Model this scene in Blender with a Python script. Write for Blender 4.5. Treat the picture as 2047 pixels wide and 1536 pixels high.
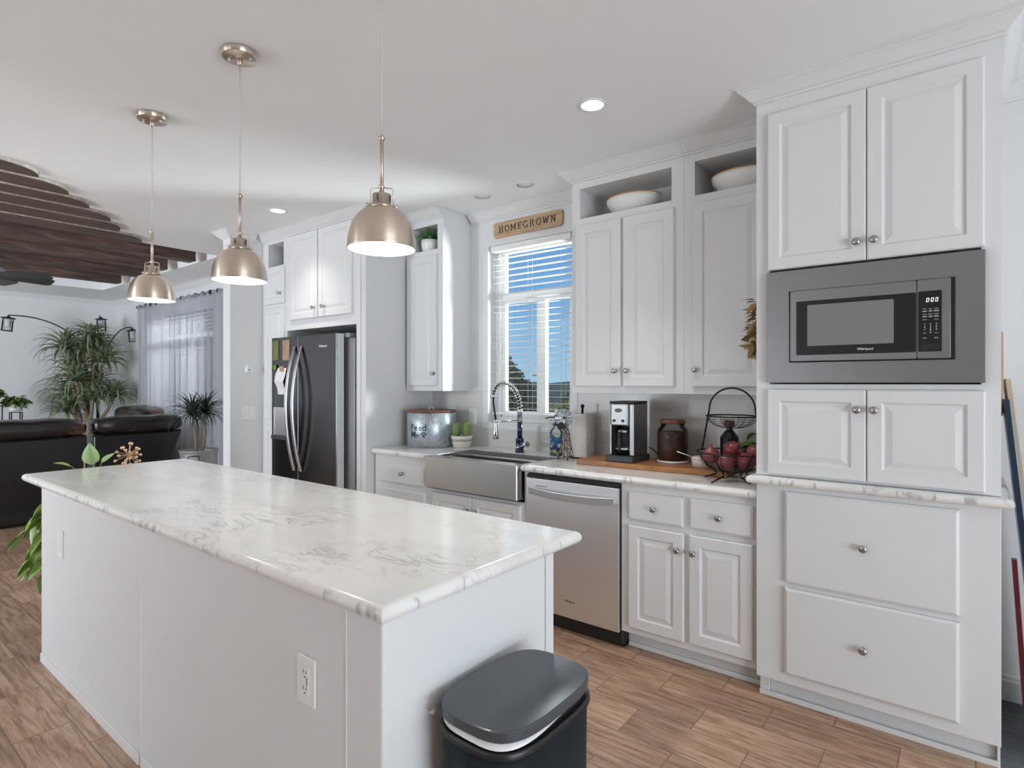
import bpy, bmesh, math, random
from math import sin, cos, pi, radians
from mathutils import Vector, Matrix

for _o in list(bpy.data.objects):
    bpy.data.objects.remove(_o)
SC = bpy.context.scene
COL = SC.collection

# ------------------------------------------------------------------ camera
EYE = 1.395
cam_d = bpy.data.cameras.new('camera')
cam_d.sensor_width = 36.0
cam_d.lens = 36.0 * 1145.0 / 2047.0
cam_d.shift_y = -2.0 / 2047.0
cam_d.clip_start = 0.05
cam_d.clip_end = 400
cam = bpy.data.objects.new('camera', cam_d)
COL.objects.link(cam)
cam.location = (0, 0, EYE)
cam.rotation_euler = (radians(90), 0, radians(38.04))
SC.camera = cam

# ------------------------------------------------------------------ view + world
SC.view_settings.view_transform = 'Standard'
SC.view_settings.look = 'None'
SC.view_settings.exposure = 0.10
SC.view_settings.gamma = 1.0
SC.view_settings.use_curve_mapping = False
SC.cycles.use_denoising = True
SC.cycles.max_bounces = 10
SC.cycles.diffuse_bounces = 6
SC.cycles.glossy_bounces = 4
SC.cycles.transmission_bounces = 8
SC.cycles.transparent_max_bounces = 12
SC.cycles.sample_clamp_indirect = 8
SC.cycles.caustics_reflective = False
SC.cycles.caustics_refractive = False

world = bpy.data.worlds.new('sky')
SC.world = world
world.use_nodes = True
wn, wl = world.node_tree.nodes, world.node_tree.links
wn.clear()
w_out = wn.new('ShaderNodeOutputWorld')
w_bg = wn.new('ShaderNodeBackground')
w_tc = wn.new('ShaderNodeTexCoord')
w_sep = wn.new('ShaderNodeSeparateXYZ')
w_ramp = wn.new('ShaderNodeValToRGB')
e = w_ramp.color_ramp.elements
e[0].position = 0.0; e[0].color = (0.33, 0.53, 0.72, 1)
e[1].position = 0.45; e[1].color = (0.10, 0.26, 0.58, 1)
m_ = w_ramp.color_ramp.elements.new(0.12); m_.color = (0.19, 0.41, 0.70, 1)
m_ = w_ramp.color_ramp.elements.new(0.26); m_.color = (0.125, 0.31, 0.62, 1)
wl.new(w_tc.outputs['Generated'], w_sep.inputs[0])
wl.new(w_sep.outputs['Z'], w_ramp.inputs[0])
wl.new(w_ramp.outputs[0], w_bg.inputs['Color'])
w_bg.inputs['Strength'].default_value = 1.0
wl.new(w_bg.outputs[0], w_out.inputs[0])

def area_light(name, loc, aim, sx, sy, power, color, spread=180):
    d = bpy.data.lights.new(name, 'AREA')
    d.shape = 'RECTANGLE'; d.size = sx; d.size_y = sy
    d.energy = power; d.color = color; d.spread = radians(spread)
    o = bpy.data.objects.new(name, d)
    COL.objects.link(o)
    o.location = loc
    o.rotation_euler = (Vector(aim) - Vector(loc)).to_track_quat('-Z', 'Y').to_euler()
    return o

sun_d = bpy.data.lights.new('sun', 'SUN')
sun_d.energy = 2.2; sun_d.angle = radians(0.6); sun_d.color = (1, 0.95, 0.88)
sun = bpy.data.objects.new('sun', sun_d); COL.objects.link(sun)
sun.location = (0, -20, 20)
sun.rotation_euler = Vector((-0.35, 0.75, -0.75)).to_track_quat('-Z', 'Y').to_euler()

# daylight as area panels: two added for assumed, unseen windows behind the camera,
# the glass door of the right wall, and fill panels added out of view outside the two far windows
area_light('rear_fill', (-2.7, -4.35, 1.2), (-2.7, -2.9, 3.6), 1.9, 2.0, 50, (0.79, 0.90, 1.0))
area_light('rear_fill', (-5.4, -4.35, 1.3), (-9.4, -1.2, 2.0), 2.6, 2.2, 580, (0.78, 0.90, 1.0))
area_light('glass_door_daylight', (3.9, 0.2, 1.25), (0, 0.5, 2.7), 2.6, 2.2, 240, (0.79, 0.90, 1.0))
area_light('eaves_fill', (-2.45, 4.5, 3.3), (-2.45, 3.3, 1.7), 1.4, 0.8, 200, (0.88, 0.95, 1.0))
area_light('side_fill', (-1.25, 4.4, 1.7), (-3.0, 3.05, 1.65), 1.5, 1.1, 420, (0.88, 0.95, 1.0), 130)  # added panel outside, brightens the cabinet side left of the window
area_light('eaves_fill', (-8.2, 8.0, 5.2), (-8.2, 3.3, 1.5), 5.0, 2.0, 1200, (0.88, 0.95, 1.0))

# ------------------------------------------------------------------ mesh helper
class MB:
    def __init__(s):
        s.v = []; s.f = []; s.mi = []; s.sm = []
    def add(s, vs, fs, mi=0, smooth=False, M=None):
        b = len(s.v)
        if M is not None:
            vs = [M @ Vector(p) for p in vs]
        s.v += [tuple(p) for p in vs]
        for q in fs:
            s.f.append(tuple(i + b for i in q)); s.mi.append(mi); s.sm.append(smooth)
        return s
    def join(s, o, M=None, mi=None):
        b = len(s.v)
        s.v += [tuple(M @ Vector(p)) if M is not None else p for p in o.v]
        s.f += [tuple(i + b for i in q) for q in o.f]
        s.mi += [mi if mi is not None else k for k in o.mi]; s.sm += o.sm
        return s
    def box(s, x0, x1, y0, y1, z0, z1, mi=0, M=None):
        v = [(x0, y0, z0), (x1, y0, z0), (x1, y1, z0), (x0, y1, z0), (x0, y0, z1), (x1, y0, z1), (x1, y1, z1), (x0, y1, z1)]
        f = [(3, 2, 1, 0), (4, 5, 6, 7), (0, 1, 5, 4), (1, 2, 6, 5), (2, 3, 7, 6), (3, 0, 4, 7)]
        return s.add(v, f, mi, False, M)
    def loops(s, rings, cap0=True, cap1=True, mi=0, smooth=False, closed=True, M=None):
        n = len(rings[0]); vs = [p for r in rings for p in r]; fs = []
        for k in range(len(rings) - 1):
            a, b = k * n, (k + 1) * n
            for i in range(n if closed else n - 1):
                j = (i + 1) % n
                fs.append((a + i, a + j, b + j, b + i))
        s.add(vs, fs, mi, smooth, M)
        if cap0: s.add(rings[0], [tuple(reversed(range(n)))], mi, False, M)
        if cap1: s.add(rings[-1], [tuple(range(n))], mi, False, M)
        return s
    def lathe(s, prof, c=(0, 0, 0), seg=28, mi=0, M=None, cap0=True, cap1=True, smooth=True):
        rings = []
        for r, z in prof:
            rings.append([(c[0] + r * cos(2 * pi * i / seg), c[1] + r * sin(2 * pi * i / seg), c[2] + z) for i in range(seg)])
        return s.loops(rings, cap0, cap1, mi, smooth, True, M)
    def tube(s, pts, r, seg=8, mi=0, cap=True, closed=False, M=None):
        pts = [Vector(p) for p in pts]; n = len(pts)
        rad = r if isinstance(r, (list, tuple)) else [r] * n
        rings = []; up = None
        for i, p in enumerate(pts):
            if closed: t = pts[(i + 1) % n] - pts[i - 1]
            else: t = pts[min(i + 1, n - 1)] - pts[max(i - 1, 0)]
            t.normalize()
            if up is None:
                up = Vector((0, 0, 1)) if abs(t.z) < 0.9 else Vector((1, 0, 0))
            a = t.cross(up)
            if a.length < 1e-5: a = t.cross(Vector((0.3, 1, 0.2)))
            a.normalize(); b = a.cross(t); up = b
            rings.append([tuple(p + (a * cos(2 * pi * k / seg) + b * sin(2 * pi * k / seg)) * rad[i]) for k in range(seg)])
        if closed:
            rings.append(rings[0]); cap = False
        return s.loops(rings, cap, cap, mi, True, True, M)
    def sweep(s, path, prof, closed=False, mi=0, side=1):
        """profile [(out, z)] carried along a flat path [(x, y)], mitred; out is to the right of travel when side=1"""
        n = len(path); rings = []
        for i, p in enumerate(path):
            p = Vector((p[0], p[1]))
            prv = Vector(path[i - 1][:2]) if (i > 0 or closed) else None
            nxt = Vector(path[(i + 1) % n][:2]) if (i < n - 1 or closed) else None
            ns = []
            for a, b in ((prv, p), (p, nxt)):
                if a is not None and b is not None:
                    d = (b - a).normalized(); ns.append(Vector((d.y, -d.x)) * side)
            if len(ns) == 2:
                m = (ns[0] + ns[1]); m.normalize(); k = 1 / max(0.2, m.dot(ns[0])); nn = m * k
            else: nn = ns[0]
            rings.append([(p.x + nn.x * o, p.y + nn.y * o, z) for o, z in prof])
        if closed: rings.append(rings[0])
        s.loops(rings, not closed, not closed, mi, False, True)
        return s
    def prism(s, poly, a, b, axis='z', mi=0, M=None):
        def P(u, v, w):
            return {'z': (u, v, w), 'y': (u, w, v), 'x': (w, u, v)}[axis]
        return s.loops([[P(u, v, a) for u, v in poly], [P(u, v, b) for u, v in poly]], mi=mi, M=M)
    def ball(s, c, rx, ry=None, rz=None, seg=16, rings=10, mi=0, M=None, f=None):
        ry = ry or rx; rz = rz or rx; R = []
        for k in range(rings + 1):
            t = -pi / 2 + pi * k / rings
            rr = max(cos(t), 1e-4)
            ring = []
            for i in range(seg):
                a = 2 * pi * i / seg
                q = (rr * cos(a), rr * sin(a), sin(t))
                g = f(q) if f else 1
                ring.append((c[0] + rx * q[0] * g, c[1] + ry * q[1] * g, c[2] + rz * q[2] * g))
            R.append(ring)
        return s.loops(R, True, True, mi, True, True, M)

ORG = {}
def setp(o, label=None, cat=None, group=None, kind=None):
    if label: o['label'] = label
    if cat: o['category'] = cat
    if group: o['group'] = group
    if kind: o['kind'] = kind
    return o
def thing(name, loc, label, cat, group=None, rz=0.0):
    o = bpy.data.objects.new(name, None)
    COL.objects.link(o); o.location = loc; o.rotation_euler = (0, 0, rz)
    o.empty_display_size = 0.05
    ORG[o.name] = Vector(loc)
    return setp(o, label, cat, group)
def obj(name, mb, mats, parent=None, bevel=0, seg=2, local=False, label=None, sub=0, angle=35, origin=None):
    """one mesh object; coordinates are world ones unless local"""
    org = ORG[parent.name] if parent is not None else Vector(origin or (0, 0, 0))
    me = bpy.data.meshes.new(name)
    vs = mb.v if local else [(p[0] - org.x, p[1] - org.y, p[2] - org.z) for p in mb.v]
    me.from_pydata(vs, [], mb.f)
    if not isinstance(mats, (list, tuple)): mats = [mats]
    for m in mats: me.materials.append(m)
    me.polygons.foreach_set('material_index', mb.mi)
    me.polygons.foreach_set('use_smooth', mb.sm)
    bm = bmesh.new(); bm.from_mesh(me)
    bmesh.ops.remove_doubles(bm, verts=bm.verts, dist=1e-6)
    bmesh.ops.recalc_face_normals(bm, faces=bm.faces)
    bm.to_mesh(me); bm.free()
    me.update()
    o = bpy.data.objects.new(name, me); COL.objects.link(o)
    ORG[o.name] = org
    if parent is not None: o.parent = parent
    elif origin: o.location = origin
    if sub:
        sm = o.modifiers.new('sub', 'SUBSURF'); sm.levels = sub; sm.render_levels = sub
        for p in me.polygons: p.use_smooth = True
    if bevel:
        b = o.modifiers.new('bevel', 'BEVEL'); b.width = bevel; b.segments = seg
        b.limit_method = 'ANGLE'; b.angle_limit = radians(angle); b.harden_normals = False
    if label: o['label'] = label
    return o
def struct(name, mb, m, bevel=0):
    o = obj(name, mb, m, None, bevel); o['kind'] = 'structure'; return o
def copy_tree(o, parent=None):
    c = o.copy(); COL.objects.link(c)
    if parent is not None: c.parent = parent
    for ch in list(o.children): copy_tree(ch, c)
    return c

# ------------------------------------------------------------------ materials
def nodes_of(name):
    m = bpy.data.materials.new(name); m.use_nodes = True
    nt = m.node_tree
    return m, nt.nodes, nt.links, nt.nodes['Principled BSDF']
def mat(name, col, rough=0.5, metal=0.0, spec=None, var=0.0, vscale=6.0, vstretch=(1, 1, 1), bump=0.0, bscale=60.0, bstretch=None,
        coat=0.0, coat_rough=0.1, emit=None, estr=0.0, col2=None, rvar=0.0, aniso=0.0):
    m, N, L, b = nodes_of(name)
    b.inputs['Base Color'].default_value = (*col, 1)
    b.inputs['Roughness'].default_value = rough
    b.inputs['Metallic'].default_value = metal
    if spec is not None: b.inputs['Specular IOR Level'].default_value = spec
    if coat:
        b.inputs['Coat Weight'].default_value = coat; b.inputs['Coat Roughness'].default_value = coat_rough
    if aniso:
        b.inputs['Anisotropic'].default_value = aniso
    if emit:
        b.inputs['Emission Color'].default_value = (*emit, 1); b.inputs['Emission Strength'].default_value = estr
    tc = N.new('ShaderNodeTexCoord')
    mp = N.new('ShaderNodeMapping'); mp.inputs['Scale'].default_value = vstretch
    L.new(tc.outputs['Object'], mp.inputs[0])
    nz = N.new('ShaderNodeTexNoise'); nz.inputs['Scale'].default_value = vscale; nz.inputs['Detail'].default_value = 5
    L.new(mp.outputs[0], nz.inputs[0])
    mx = N.new('ShaderNodeMix'); mx.data_type = 'RGBA'
    c2 = col2 if col2 else tuple(max(0, c * (1 - (var or 0.02))) for c in col)
    mx.inputs[6].default_value = (*col, 1); mx.inputs[7].default_value = (*c2, 1)
    L.new(nz.outputs['Fac'], mx.inputs[0]); L.new(mx.outputs[2], b.inputs['Base Color'])
    if rvar:
        mr = N.new('ShaderNodeMapRange'); mr.inputs[3].default_value = rough - rvar; mr.inputs[4].default_value = rough + rvar
        L.new(nz.outputs['Fac'], mr.inputs[0]); L.new(mr.outputs[0], b.inputs['Roughness'])
    if bump:
        mp2 = N.new('ShaderNodeMapping'); mp2.inputs['Scale'].default_value = bstretch or (1, 1, 1)
        L.new(tc.outputs['Object'], mp2.inputs[0])
        n2 = N.new('ShaderNodeTexNoise'); n2.inputs['Scale'].default_value = bscale; n2.inputs['Detail'].default_value = 3
        L.new(mp2.outputs[0], n2.inputs[0])
        bp = N.new('ShaderNodeBump'); bp.inputs['Strength'].default_value = bump; bp.inputs['Distance'].default_value = 0.002
        L.new(n2.outputs['Fac'], bp.inputs['Height']); L.new(bp.outputs[0], b.inputs['Normal'])
    return m
def ramp(N, stops):
    r = N.new('ShaderNodeValToRGB'); el = r.color_ramp.elements
    el[0].position = stops[0][0]; el[0].color = (*stops[0][1], 1)
    el[1].position = stops[-1][0]; el[1].color = (*stops[-1][1], 1)
    for p, c in stops[1:-1]:
        q = el.new(p); q.color = (*c, 1)
    return r
def glass(name, col=(1, 1, 1), rough=0.0, ior=1.45):
    m, N, L, b = nodes_of(name)
    b.inputs['Base Color'].default_value = (*col, 1); b.inputs['Roughness'].default_value = rough
    b.inputs['Transmission Weight'].default_value = 1.0; b.inputs['IOR'].default_value = ior
    return m
def pane_glass(name, tint=(0.97, 0.99, 0.98)):
    m, N, L, b = nodes_of(name)
    N.remove(b)
    out = N['Material Output']
    tr = N.new('ShaderNodeBsdfTransparent'); tr.inputs[0].default_value = (*tint, 1)
    gl = N.new('ShaderNodeBsdfGlossy'); gl.inputs['Roughness'].default_value = 0.01
    fr = N.new('ShaderNodeFresnel'); fr.inputs[0].default_value = 1.35
    ms = N.new('ShaderNodeMixShader')
    L.new(fr.outputs[0], ms.inputs[0]); L.new(tr.outputs[0], ms.inputs[1]); L.new(gl.outputs[0], ms.inputs[2])
    L.new(ms.outputs[0], out.inputs[0])
    return m
def marble(name):
    m, N, L, b = nodes_of(name)
    tc = N.new('ShaderNodeTexCoord'); mp = N.new('ShaderNodeMapping')
    mp.inputs['Rotation'].default_value = (0, 0, radians(24)); mp.inputs['Scale'].default_value = (1.0, 2.4, 1.6)
    L.new(tc.outputs['Object'], mp.inputs[0])
    base = N.new('ShaderNodeTexNoise'); base.inputs['Scale'].default_value = 2.2; base.inputs['Detail'].default_value = 6
    L.new(mp.outputs[0], base.inputs[0])
    rb = ramp(N, [(0.35, (0.72, 0.705, 0.675)), (0.5, (0.78, 0.77, 0.745)), (0.7, (0.81, 0.80, 0.785))])
    L.new(base.outputs['Fac'], rb.inputs[0])
    v = N.new('ShaderNodeTexNoise'); v.inputs['Scale'].default_value = 5.5; v.inputs['Detail'].default_value = 9; v.inputs['Roughness'].default_value = 0.62
    v.inputs['Distortion'].default_value = 0.9
    L.new(mp.outputs[0], v.inputs[0])
    rv = ramp(N, [(0.0, (0, 0, 0)), (0.476, (0, 0, 0)), (0.492, (1, 1, 1)), (0.502, (1, 1, 1)), (0.525, (0.12, 0.12, 0.12)), (0.56, (0, 0, 0)), (1.0, (0, 0, 0))])
    L.new(v.outputs['Fac'], rv.inputs[0])
    msk = N.new('ShaderNodeTexNoise'); msk.inputs['Scale'].default_value = 2.6; msk.inputs['Detail'].default_value = 3
    L.new(tc.outputs['Object'], msk.inputs[0])
    rm = ramp(N, [(0.0, (0, 0, 0)), (0.47, (0.02, 0.02, 0.02)), (0.64, (0.6, 0.6, 0.6)), (1.0, (1, 1, 1))])
    L.new(msk.outputs['Fac'], rm.inputs[0])
    mul = N.new('ShaderNodeMath'); mul.operation = 'MULTIPLY'
    L.new(rv.outputs[0], mul.inputs[0]); L.new(rm.outputs[0], mul.inputs[1])
    mx = N.new('ShaderNodeMix'); mx.data_type = 'RGBA'; mx.inputs[7].default_value = (0.36, 0.35, 0.335, 1)
    L.new(mul.outputs[0], mx.inputs[0]); L.new(rb.outputs[0], mx.inputs[6])
    ge = N.new('ShaderNodeNewGeometry'); sn = N.new('ShaderNodeSeparateXYZ'); L.new(ge.outputs['Normal'], sn.inputs[0])
    ab = N.new('ShaderNodeMath'); ab.operation = 'ABSOLUTE'; L.new(sn.outputs['Z'], ab.inputs[0])
    em = N.new('ShaderNodeMapRange'); em.inputs[1].default_value = 0.85; em.inputs[2].default_value = 0.45; L.new(ab.outputs[0], em.inputs[0])
    m3 = N.new('ShaderNodeMapping'); m3.inputs['Scale'].default_value = (1.5, 1.5, 0.4); L.new(tc.outputs['Object'], m3.inputs[0])
    n3 = N.new('ShaderNodeTexNoise'); n3.inputs['Scale'].default_value = 2.0; n3.inputs['Detail'].default_value = 5; L.new(m3.outputs[0], n3.inputs[0])
    r3 = ramp(N, [(0.0, (0, 0, 0)), (0.490, (0, 0, 0)), (0.4985, (0.75, 0.75, 0.75)), (0.5015, (0.75, 0.75, 0.75)), (0.512, (0.10, 0.10, 0.10)), (0.56, (0, 0, 0)), (1.0, (0, 0, 0))])
    L.new(n3.outputs['Fac'], r3.inputs[0])
    me_ = N.new('ShaderNodeMath'); me_.operation = 'MULTIPLY'; L.new(em.outputs[0], me_.inputs[0]); L.new(r3.outputs[0], me_.inputs[1])
    mx3 = N.new('ShaderNodeMix'); mx3.data_type = 'RGBA'; mx3.inputs[7].default_value = (0.30, 0.29, 0.28, 1)
    L.new(me_.outputs[0], mx3.inputs[0]); L.new(mx.outputs[2], mx3.inputs[6])
    L.new(mx3.outputs[2], b.inputs['Base Color'])
    b.inputs['Roughness'].default_value = 0.16
    b.inputs['Specular IOR Level'].default_value = 0.5
    return m
def floor_mat(name, c1, c2, c3, grout, bw=0.91, bh=0.19, ox=0.0, oy=0.0, rough=0.38):
    m, N, L, b = nodes_of(name)
    tc = N.new('ShaderNodeTexCoord'); mp = N.new('ShaderNodeMapping')
    mp.inputs['Location'].default_value = (ox, oy, 0)
    L.new(tc.outputs['Object'], mp.inputs[0])
    br = N.new('ShaderNodeTexBrick'); br.offset = 0.5; br.squash = 1
    br.inputs['Scale'].default_value = 1.0; br.inputs['Brick Width'].default_value = bw; br.inputs['Row Height'].default_value = bh
    br.inputs['Mortar Size'].default_value = 0.0028; br.inputs['Mortar Smooth'].default_value = 0.2
    br.inputs['Color1'].default_value = (0.0, 0, 0, 1); br.inputs['Color2'].default_value = (1, 1, 1, 1); br.inputs['Mortar'].default_value = (0.5, 0.5, 0.5, 1)
    L.new(mp.outputs[0], br.inputs['Vector'])
    # offset the grain from plank to plank
    off = N.new('ShaderNodeVectorMath'); off.operation = 'MULTIPLY_ADD'
    off.inputs[1].default_value = (7, 3, 5)
    L.new(br.outputs['Color'], off.inputs[0]); L.new(tc.outputs['Object'], off.inputs[2])
    st = N.new('ShaderNodeMapping'); st.inputs['Scale'].default_value = (2.2, 26, 1)
    L.new(off.outputs[0], st.inputs[0])
    g = N.new('ShaderNodeTexNoise'); g.inputs['Scale'].default_value = 2.2; g.inputs['Detail'].default_value = 9; g.inputs['Roughness'].default_value = 0.68; g.inputs['Distortion'].default_value = 0.6
    L.new(st.outputs[0], g.inputs[0])
    rg = ramp(N, [(0.36, c3), (0.5, c1), (0.64, c2)])
    L.new(g.outputs['Fac'], rg.inputs[0])
    big = N.new('ShaderNodeTexNoise'); big.inputs['Scale'].default_value = 1.6; big.inputs['Detail'].default_value = 4
    L.new(off.outputs[0], big.inputs[0])
    mb_ = N.new('ShaderNodeMix'); mb_.data_type = 'RGBA'; mb_.blend_type = 'MULTIPLY'
    rr = ramp(N, [(0.3, (0.70, 0.67, 0.66)), (0.7, (1.15, 1.13, 1.12))])
    L.new(big.outputs['Fac'], rr.inputs[0]); mb_.inputs[0].default_value = 1.0
    L.new(rg.outputs[0], mb_.inputs[6]); L.new(rr.outputs[0], mb_.inputs[7])
    mx = N.new('ShaderNodeMix'); mx.data_type = 'RGBA'; mx.inputs[7].default_value = (*grout, 1)
    L.new(br.outputs['Fac'], mx.inputs[0]); L.new(mb_.outputs[2], mx.inputs[6])
    L.new(mx.outputs[2], b.inputs['Base Color'])
    b.inputs['Roughness'].default_value = rough
    bp = N.new('ShaderNodeBump'); bp.inputs['Strength'].default_value = 0.25; bp.inputs['Distance'].default_value = 0.002; bp.invert = True
    L.new(br.outputs['Fac'], bp.inputs['Height']); L.new(bp.outputs[0], b.inputs['Normal'])
    return m
def tile_mat(name):
    m, N, L, b = nodes_of(name)
    tc = N.new('ShaderNodeTexCoord'); sp = N.new('ShaderNodeSeparateXYZ'); cb = N.new('ShaderNodeCombineXYZ')
    L.new(tc.outputs['Object'], sp.inputs[0]); L.new(sp.outputs['X'], cb.inputs[0]); L.new(sp.outputs['Z'], cb.inputs[1])
    mp = N.new('ShaderNodeMapping'); mp.inputs['Location'].default_value = (0.07, -0.914, 0)
    L.new(cb.outputs[0], mp.inputs[0])
    br = N.new('ShaderNodeTexBrick'); br.offset = 0.5
    br.inputs['Scale'].default_value = 1.0; br.inputs['Brick Width'].default_value = 0.305; br.inputs['Row Height'].default_value = 0.0765
    br.inputs['Mortar Size'].default_value = 0.0016
    br.inputs['Color1'].default_value = (0.66, 0.63, 0.605, 1); br.inputs['Color2'].default_value = (0.61, 0.58, 0.56, 1); br.inputs['Mortar'].default_value = (0.72, 0.70, 0.68, 1)
    L.new(mp.outputs[0], br.inputs['Vector']); L.new(br.outputs['Color'], b.inputs['Base Color'])
    b.inputs['Roughness'].default_value = 0.22
    bp = N.new('ShaderNodeBump'); bp.inputs['Strength'].default_value = 0.3; bp.inputs['Distance'].default_value = 0.002; bp.invert = True
    L.new(br.outputs['Fac'], bp.inputs['Height']); L.new(bp.outputs[0], b.inputs['Normal'])
    return m
def wood(name, c1, c2, scale=3.0, stretch=(1, 12, 12), rough=0.5, c3=None, bump=0.2):
    m, N, L, b = nodes_of(name)
    tc = N.new('ShaderNodeTexCoord'); mp = N.new('ShaderNodeMapping'); mp.inputs['Scale'].default_value = stretch
    L.new(tc.outputs['Object'], mp.inputs[0])
    g = N.new('ShaderNodeTexNoise'); g.inputs['Scale'].default_value = scale; g.inputs['Detail'].default_value = 7; g.inputs['Roughness'].default_value = 0.65; g.inputs['Distortion'].default_value = 0.8
    L.new(mp.outputs[0], g.inputs[0])
    r = ramp(N, [(0.33, c1), (0.5, c3 or tuple((a + b_) / 2 for a, b_ in zip(c1, c2))), (0.68, c2)])
    L.new(g.outputs['Fac'], r.inputs[0]); L.new(r.outputs[0], b.inputs['Base Color'])
    b.inputs['Roughness'].default_value = rough
    bp = N.new('ShaderNodeBump'); bp.inputs['Strength'].default_value = bump; bp.inputs['Distance'].default_value = 0.003
    L.new(g.outputs['Fac'], bp.inputs['Height']); L.new(bp.outputs[0], b.inputs['Normal'])
    return m
def sheer(name, col, a=0.3, t=0.4):
    m, N, L, b = nodes_of(name); N.remove(b); out = N['Material Output']
    df = N.new('ShaderNodeBsdfDiffuse'); df.inputs[0].default_value = (*col, 1)
    tl = N.new('ShaderNodeBsdfTranslucent'); tl.inputs[0].default_value = (*col, 1)
    tr = N.new('ShaderNodeBsdfTransparent')
    m1 = N.new('ShaderNodeMixShader'); m1.inputs[0].default_value = t
    m2 = N.new('ShaderNodeMixShader'); m2.inputs[0].default_value = a
    wv = N.new('ShaderNodeTexWave'); wv.inputs['Scale'].default_value = 90; wv.bands_direction = 'X'
    tc = N.new('ShaderNodeTexCoord'); L.new(tc.outputs['Object'], wv.inputs[0])
    mr = N.new('ShaderNodeMapRange'); mr.inputs[3].default_value = a * 0.8; mr.inputs[4].default_value = a * 1.2
    L.new(wv.outputs['Fac'], mr.inputs[0]); L.new(mr.outputs[0], m2.inputs[0])
    L.new(df.outputs[0], m1.inputs[1]); L.new(tl.outputs[0], m1.inputs[2])
    L.new(m1.outputs[0], m2.inputs[1]); L.new(tr.outputs[0], m2.inputs[2]); L.new(m2.outputs[0], out.inputs[0])
    return m
def leafmat(name, c1, c2, rough=0.45):
    m = mat(name, c1, rough, col2=c2, vscale=9)
    return m

M = {}
M['paint'] = mat('cabinet_paint', (0.70, 0.70, 0.70), 0.42, spec=0.35, var=0.015)
M['wall'] = mat('wall_paint', (0.73, 0.73, 0.73), 0.75, var=0.02, bump=0.06, bscale=90)
M['ceil'] = mat('ceiling_paint', (0.86, 0.86, 0.865), 0.9, var=0.02, bump=0.12, bscale=70)
M['tray'] = mat('tray_paint', (0.80, 0.80, 0.80), 0.9, var=0.02)
M['trim'] = mat('trim_paint', (0.76, 0.76, 0.76), 0.35, var=0.01)
M['floor'] = floor_mat('wood_tile', (0.45, 0.290, 0.190), (0.58, 0.42, 0.30), (0.26, 0.145, 0.090), (0.22, 0.145, 0.10), 0.45, 0.19, 0.18, 0.02)
M['floor_blue_lit'] = floor_mat('blue_lit_plank', (0.105, 0.115, 0.13), (0.15, 0.16, 0.18), (0.07, 0.075, 0.09), (0.06, 0.06, 0.07), 1.2, 0.15)  # same floor in bluish light, the tint put into the plank colours
M['tile'] = tile_mat('taupe_tile')
M['marble'] = marble('marble_laminate')
M['steel_m'] = mat('grey_stainless', (0.275, 0.275, 0.28), 0.36, 1.0, var=0.04, vscale=3, vstretch=(1, 1, 60))
M['steel'] = mat('stainless_steel', (0.92, 0.92, 0.94), 0.40, 1.0, var=0.05, vscale=3, vstretch=(60, 60, 1))
M['steel_v'] = mat('dark_stainless', (0.085, 0.085, 0.088), 0.20, 1.0, var=0.08, vscale=3, vstretch=(60, 1, 1))
M['steel_lt'] = mat('satin_handle', (0.72, 0.72, 0.73), 0.28, 1.0, var=0.03)
M['sink'] = mat('sink_steel', (0.66, 0.65, 0.64), 0.22, 1.0, var=0.05, vscale=3, vstretch=(1, 60, 60))
M['chrome'] = mat('chrome', (0.72, 0.73, 0.75), 0.12, 1.0)
M['nickel'] = mat('brushed_nickel', (0.76, 0.65, 0.545), 0.30, 1.0, var=0.08, vscale=5, vstretch=(1, 1, 40), aniso=0.8)
M['nickel'].node_tree.nodes['Principled BSDF'].inputs['Anisotropic Rotation'].default_value = 0.25
_N, _L = M['nickel'].node_tree.nodes, M['nickel'].node_tree.links
_t = _N.new('ShaderNodeTangent'); _t.direction_type = 'RADIAL'; _t.axis = 'Z'
_L.new(_t.outputs[0], _N['Principled BSDF'].inputs['Tangent'])
M['knob'] = mat('knob_metal', (0.42, 0.42, 0.42), 0.28, 1.0)
M['black'] = mat('black_plastic', (0.012, 0.012, 0.013), 0.35, var=0.1)
M['gloss_black'] = mat('black_glass', (0.006, 0.006, 0.007), 0.05, spec=0.55)
M['dkgrey'] = mat('dark_grey_plastic', (0.035, 0.037, 0.042), 0.4)
M['grey_panel'] = mat('grey_side_panel', (0.30, 0.30, 0.31), 0.45, 0.3, bump=0.05, bscale=200)
M['white_pl'] = mat('white_plastic', (0.80, 0.80, 0.79), 0.3)
M['slot'] = mat('dark_slot', (0.05, 0.05, 0.05), 0.6)
M['blind'] = mat('blind_slat', (0.86, 0.86, 0.85), 0.4, var=0.01)
M['glass'] = pane_glass('window_glass')
M['jarglass'] = pane_glass('jar_glass', (0.93, 0.95, 0.94))
M['inner_white'] = mat('white_enamel', (0.92, 0.92, 0.90), 0.35, var=0.01)
M['bulb'] = mat('lit_bulb', (1, 1, 1), 0.4, emit=(1.0, 0.93, 0.82), estr=9)
M['lens'] = mat('lit_lens', (1, 1, 1), 0.4, emit=(1.0, 0.96, 0.90), estr=6)
M['lens_off'] = mat('unlit_lens', (0.74, 0.74, 0.74), 0.5)
M['cordc'] = mat('clear_cord', (0.62, 0.60, 0.55), 0.3)
M['beam'] = wood('dark_stained_beam', (0.035, 0.021, 0.017), (0.20, 0.115, 0.085), 2.0, (9, 1, 9), 0.55, (0.085, 0.050, 0.040), 0.5)
M['board'] = wood('brown_board', (0.05, 0.031, 0.023), (0.17, 0.105, 0.075), 2.2, (9, 1, 9), 0.6, (0.095, 0.06, 0.045), 0.4)
M['board_edge'] = wood('pale_board_edge', (0.30, 0.26, 0.22), (0.62, 0.57, 0.50), 4, (6, 6, 1), 0.5, (0.42, 0.37, 0.32), 0.1)
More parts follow.
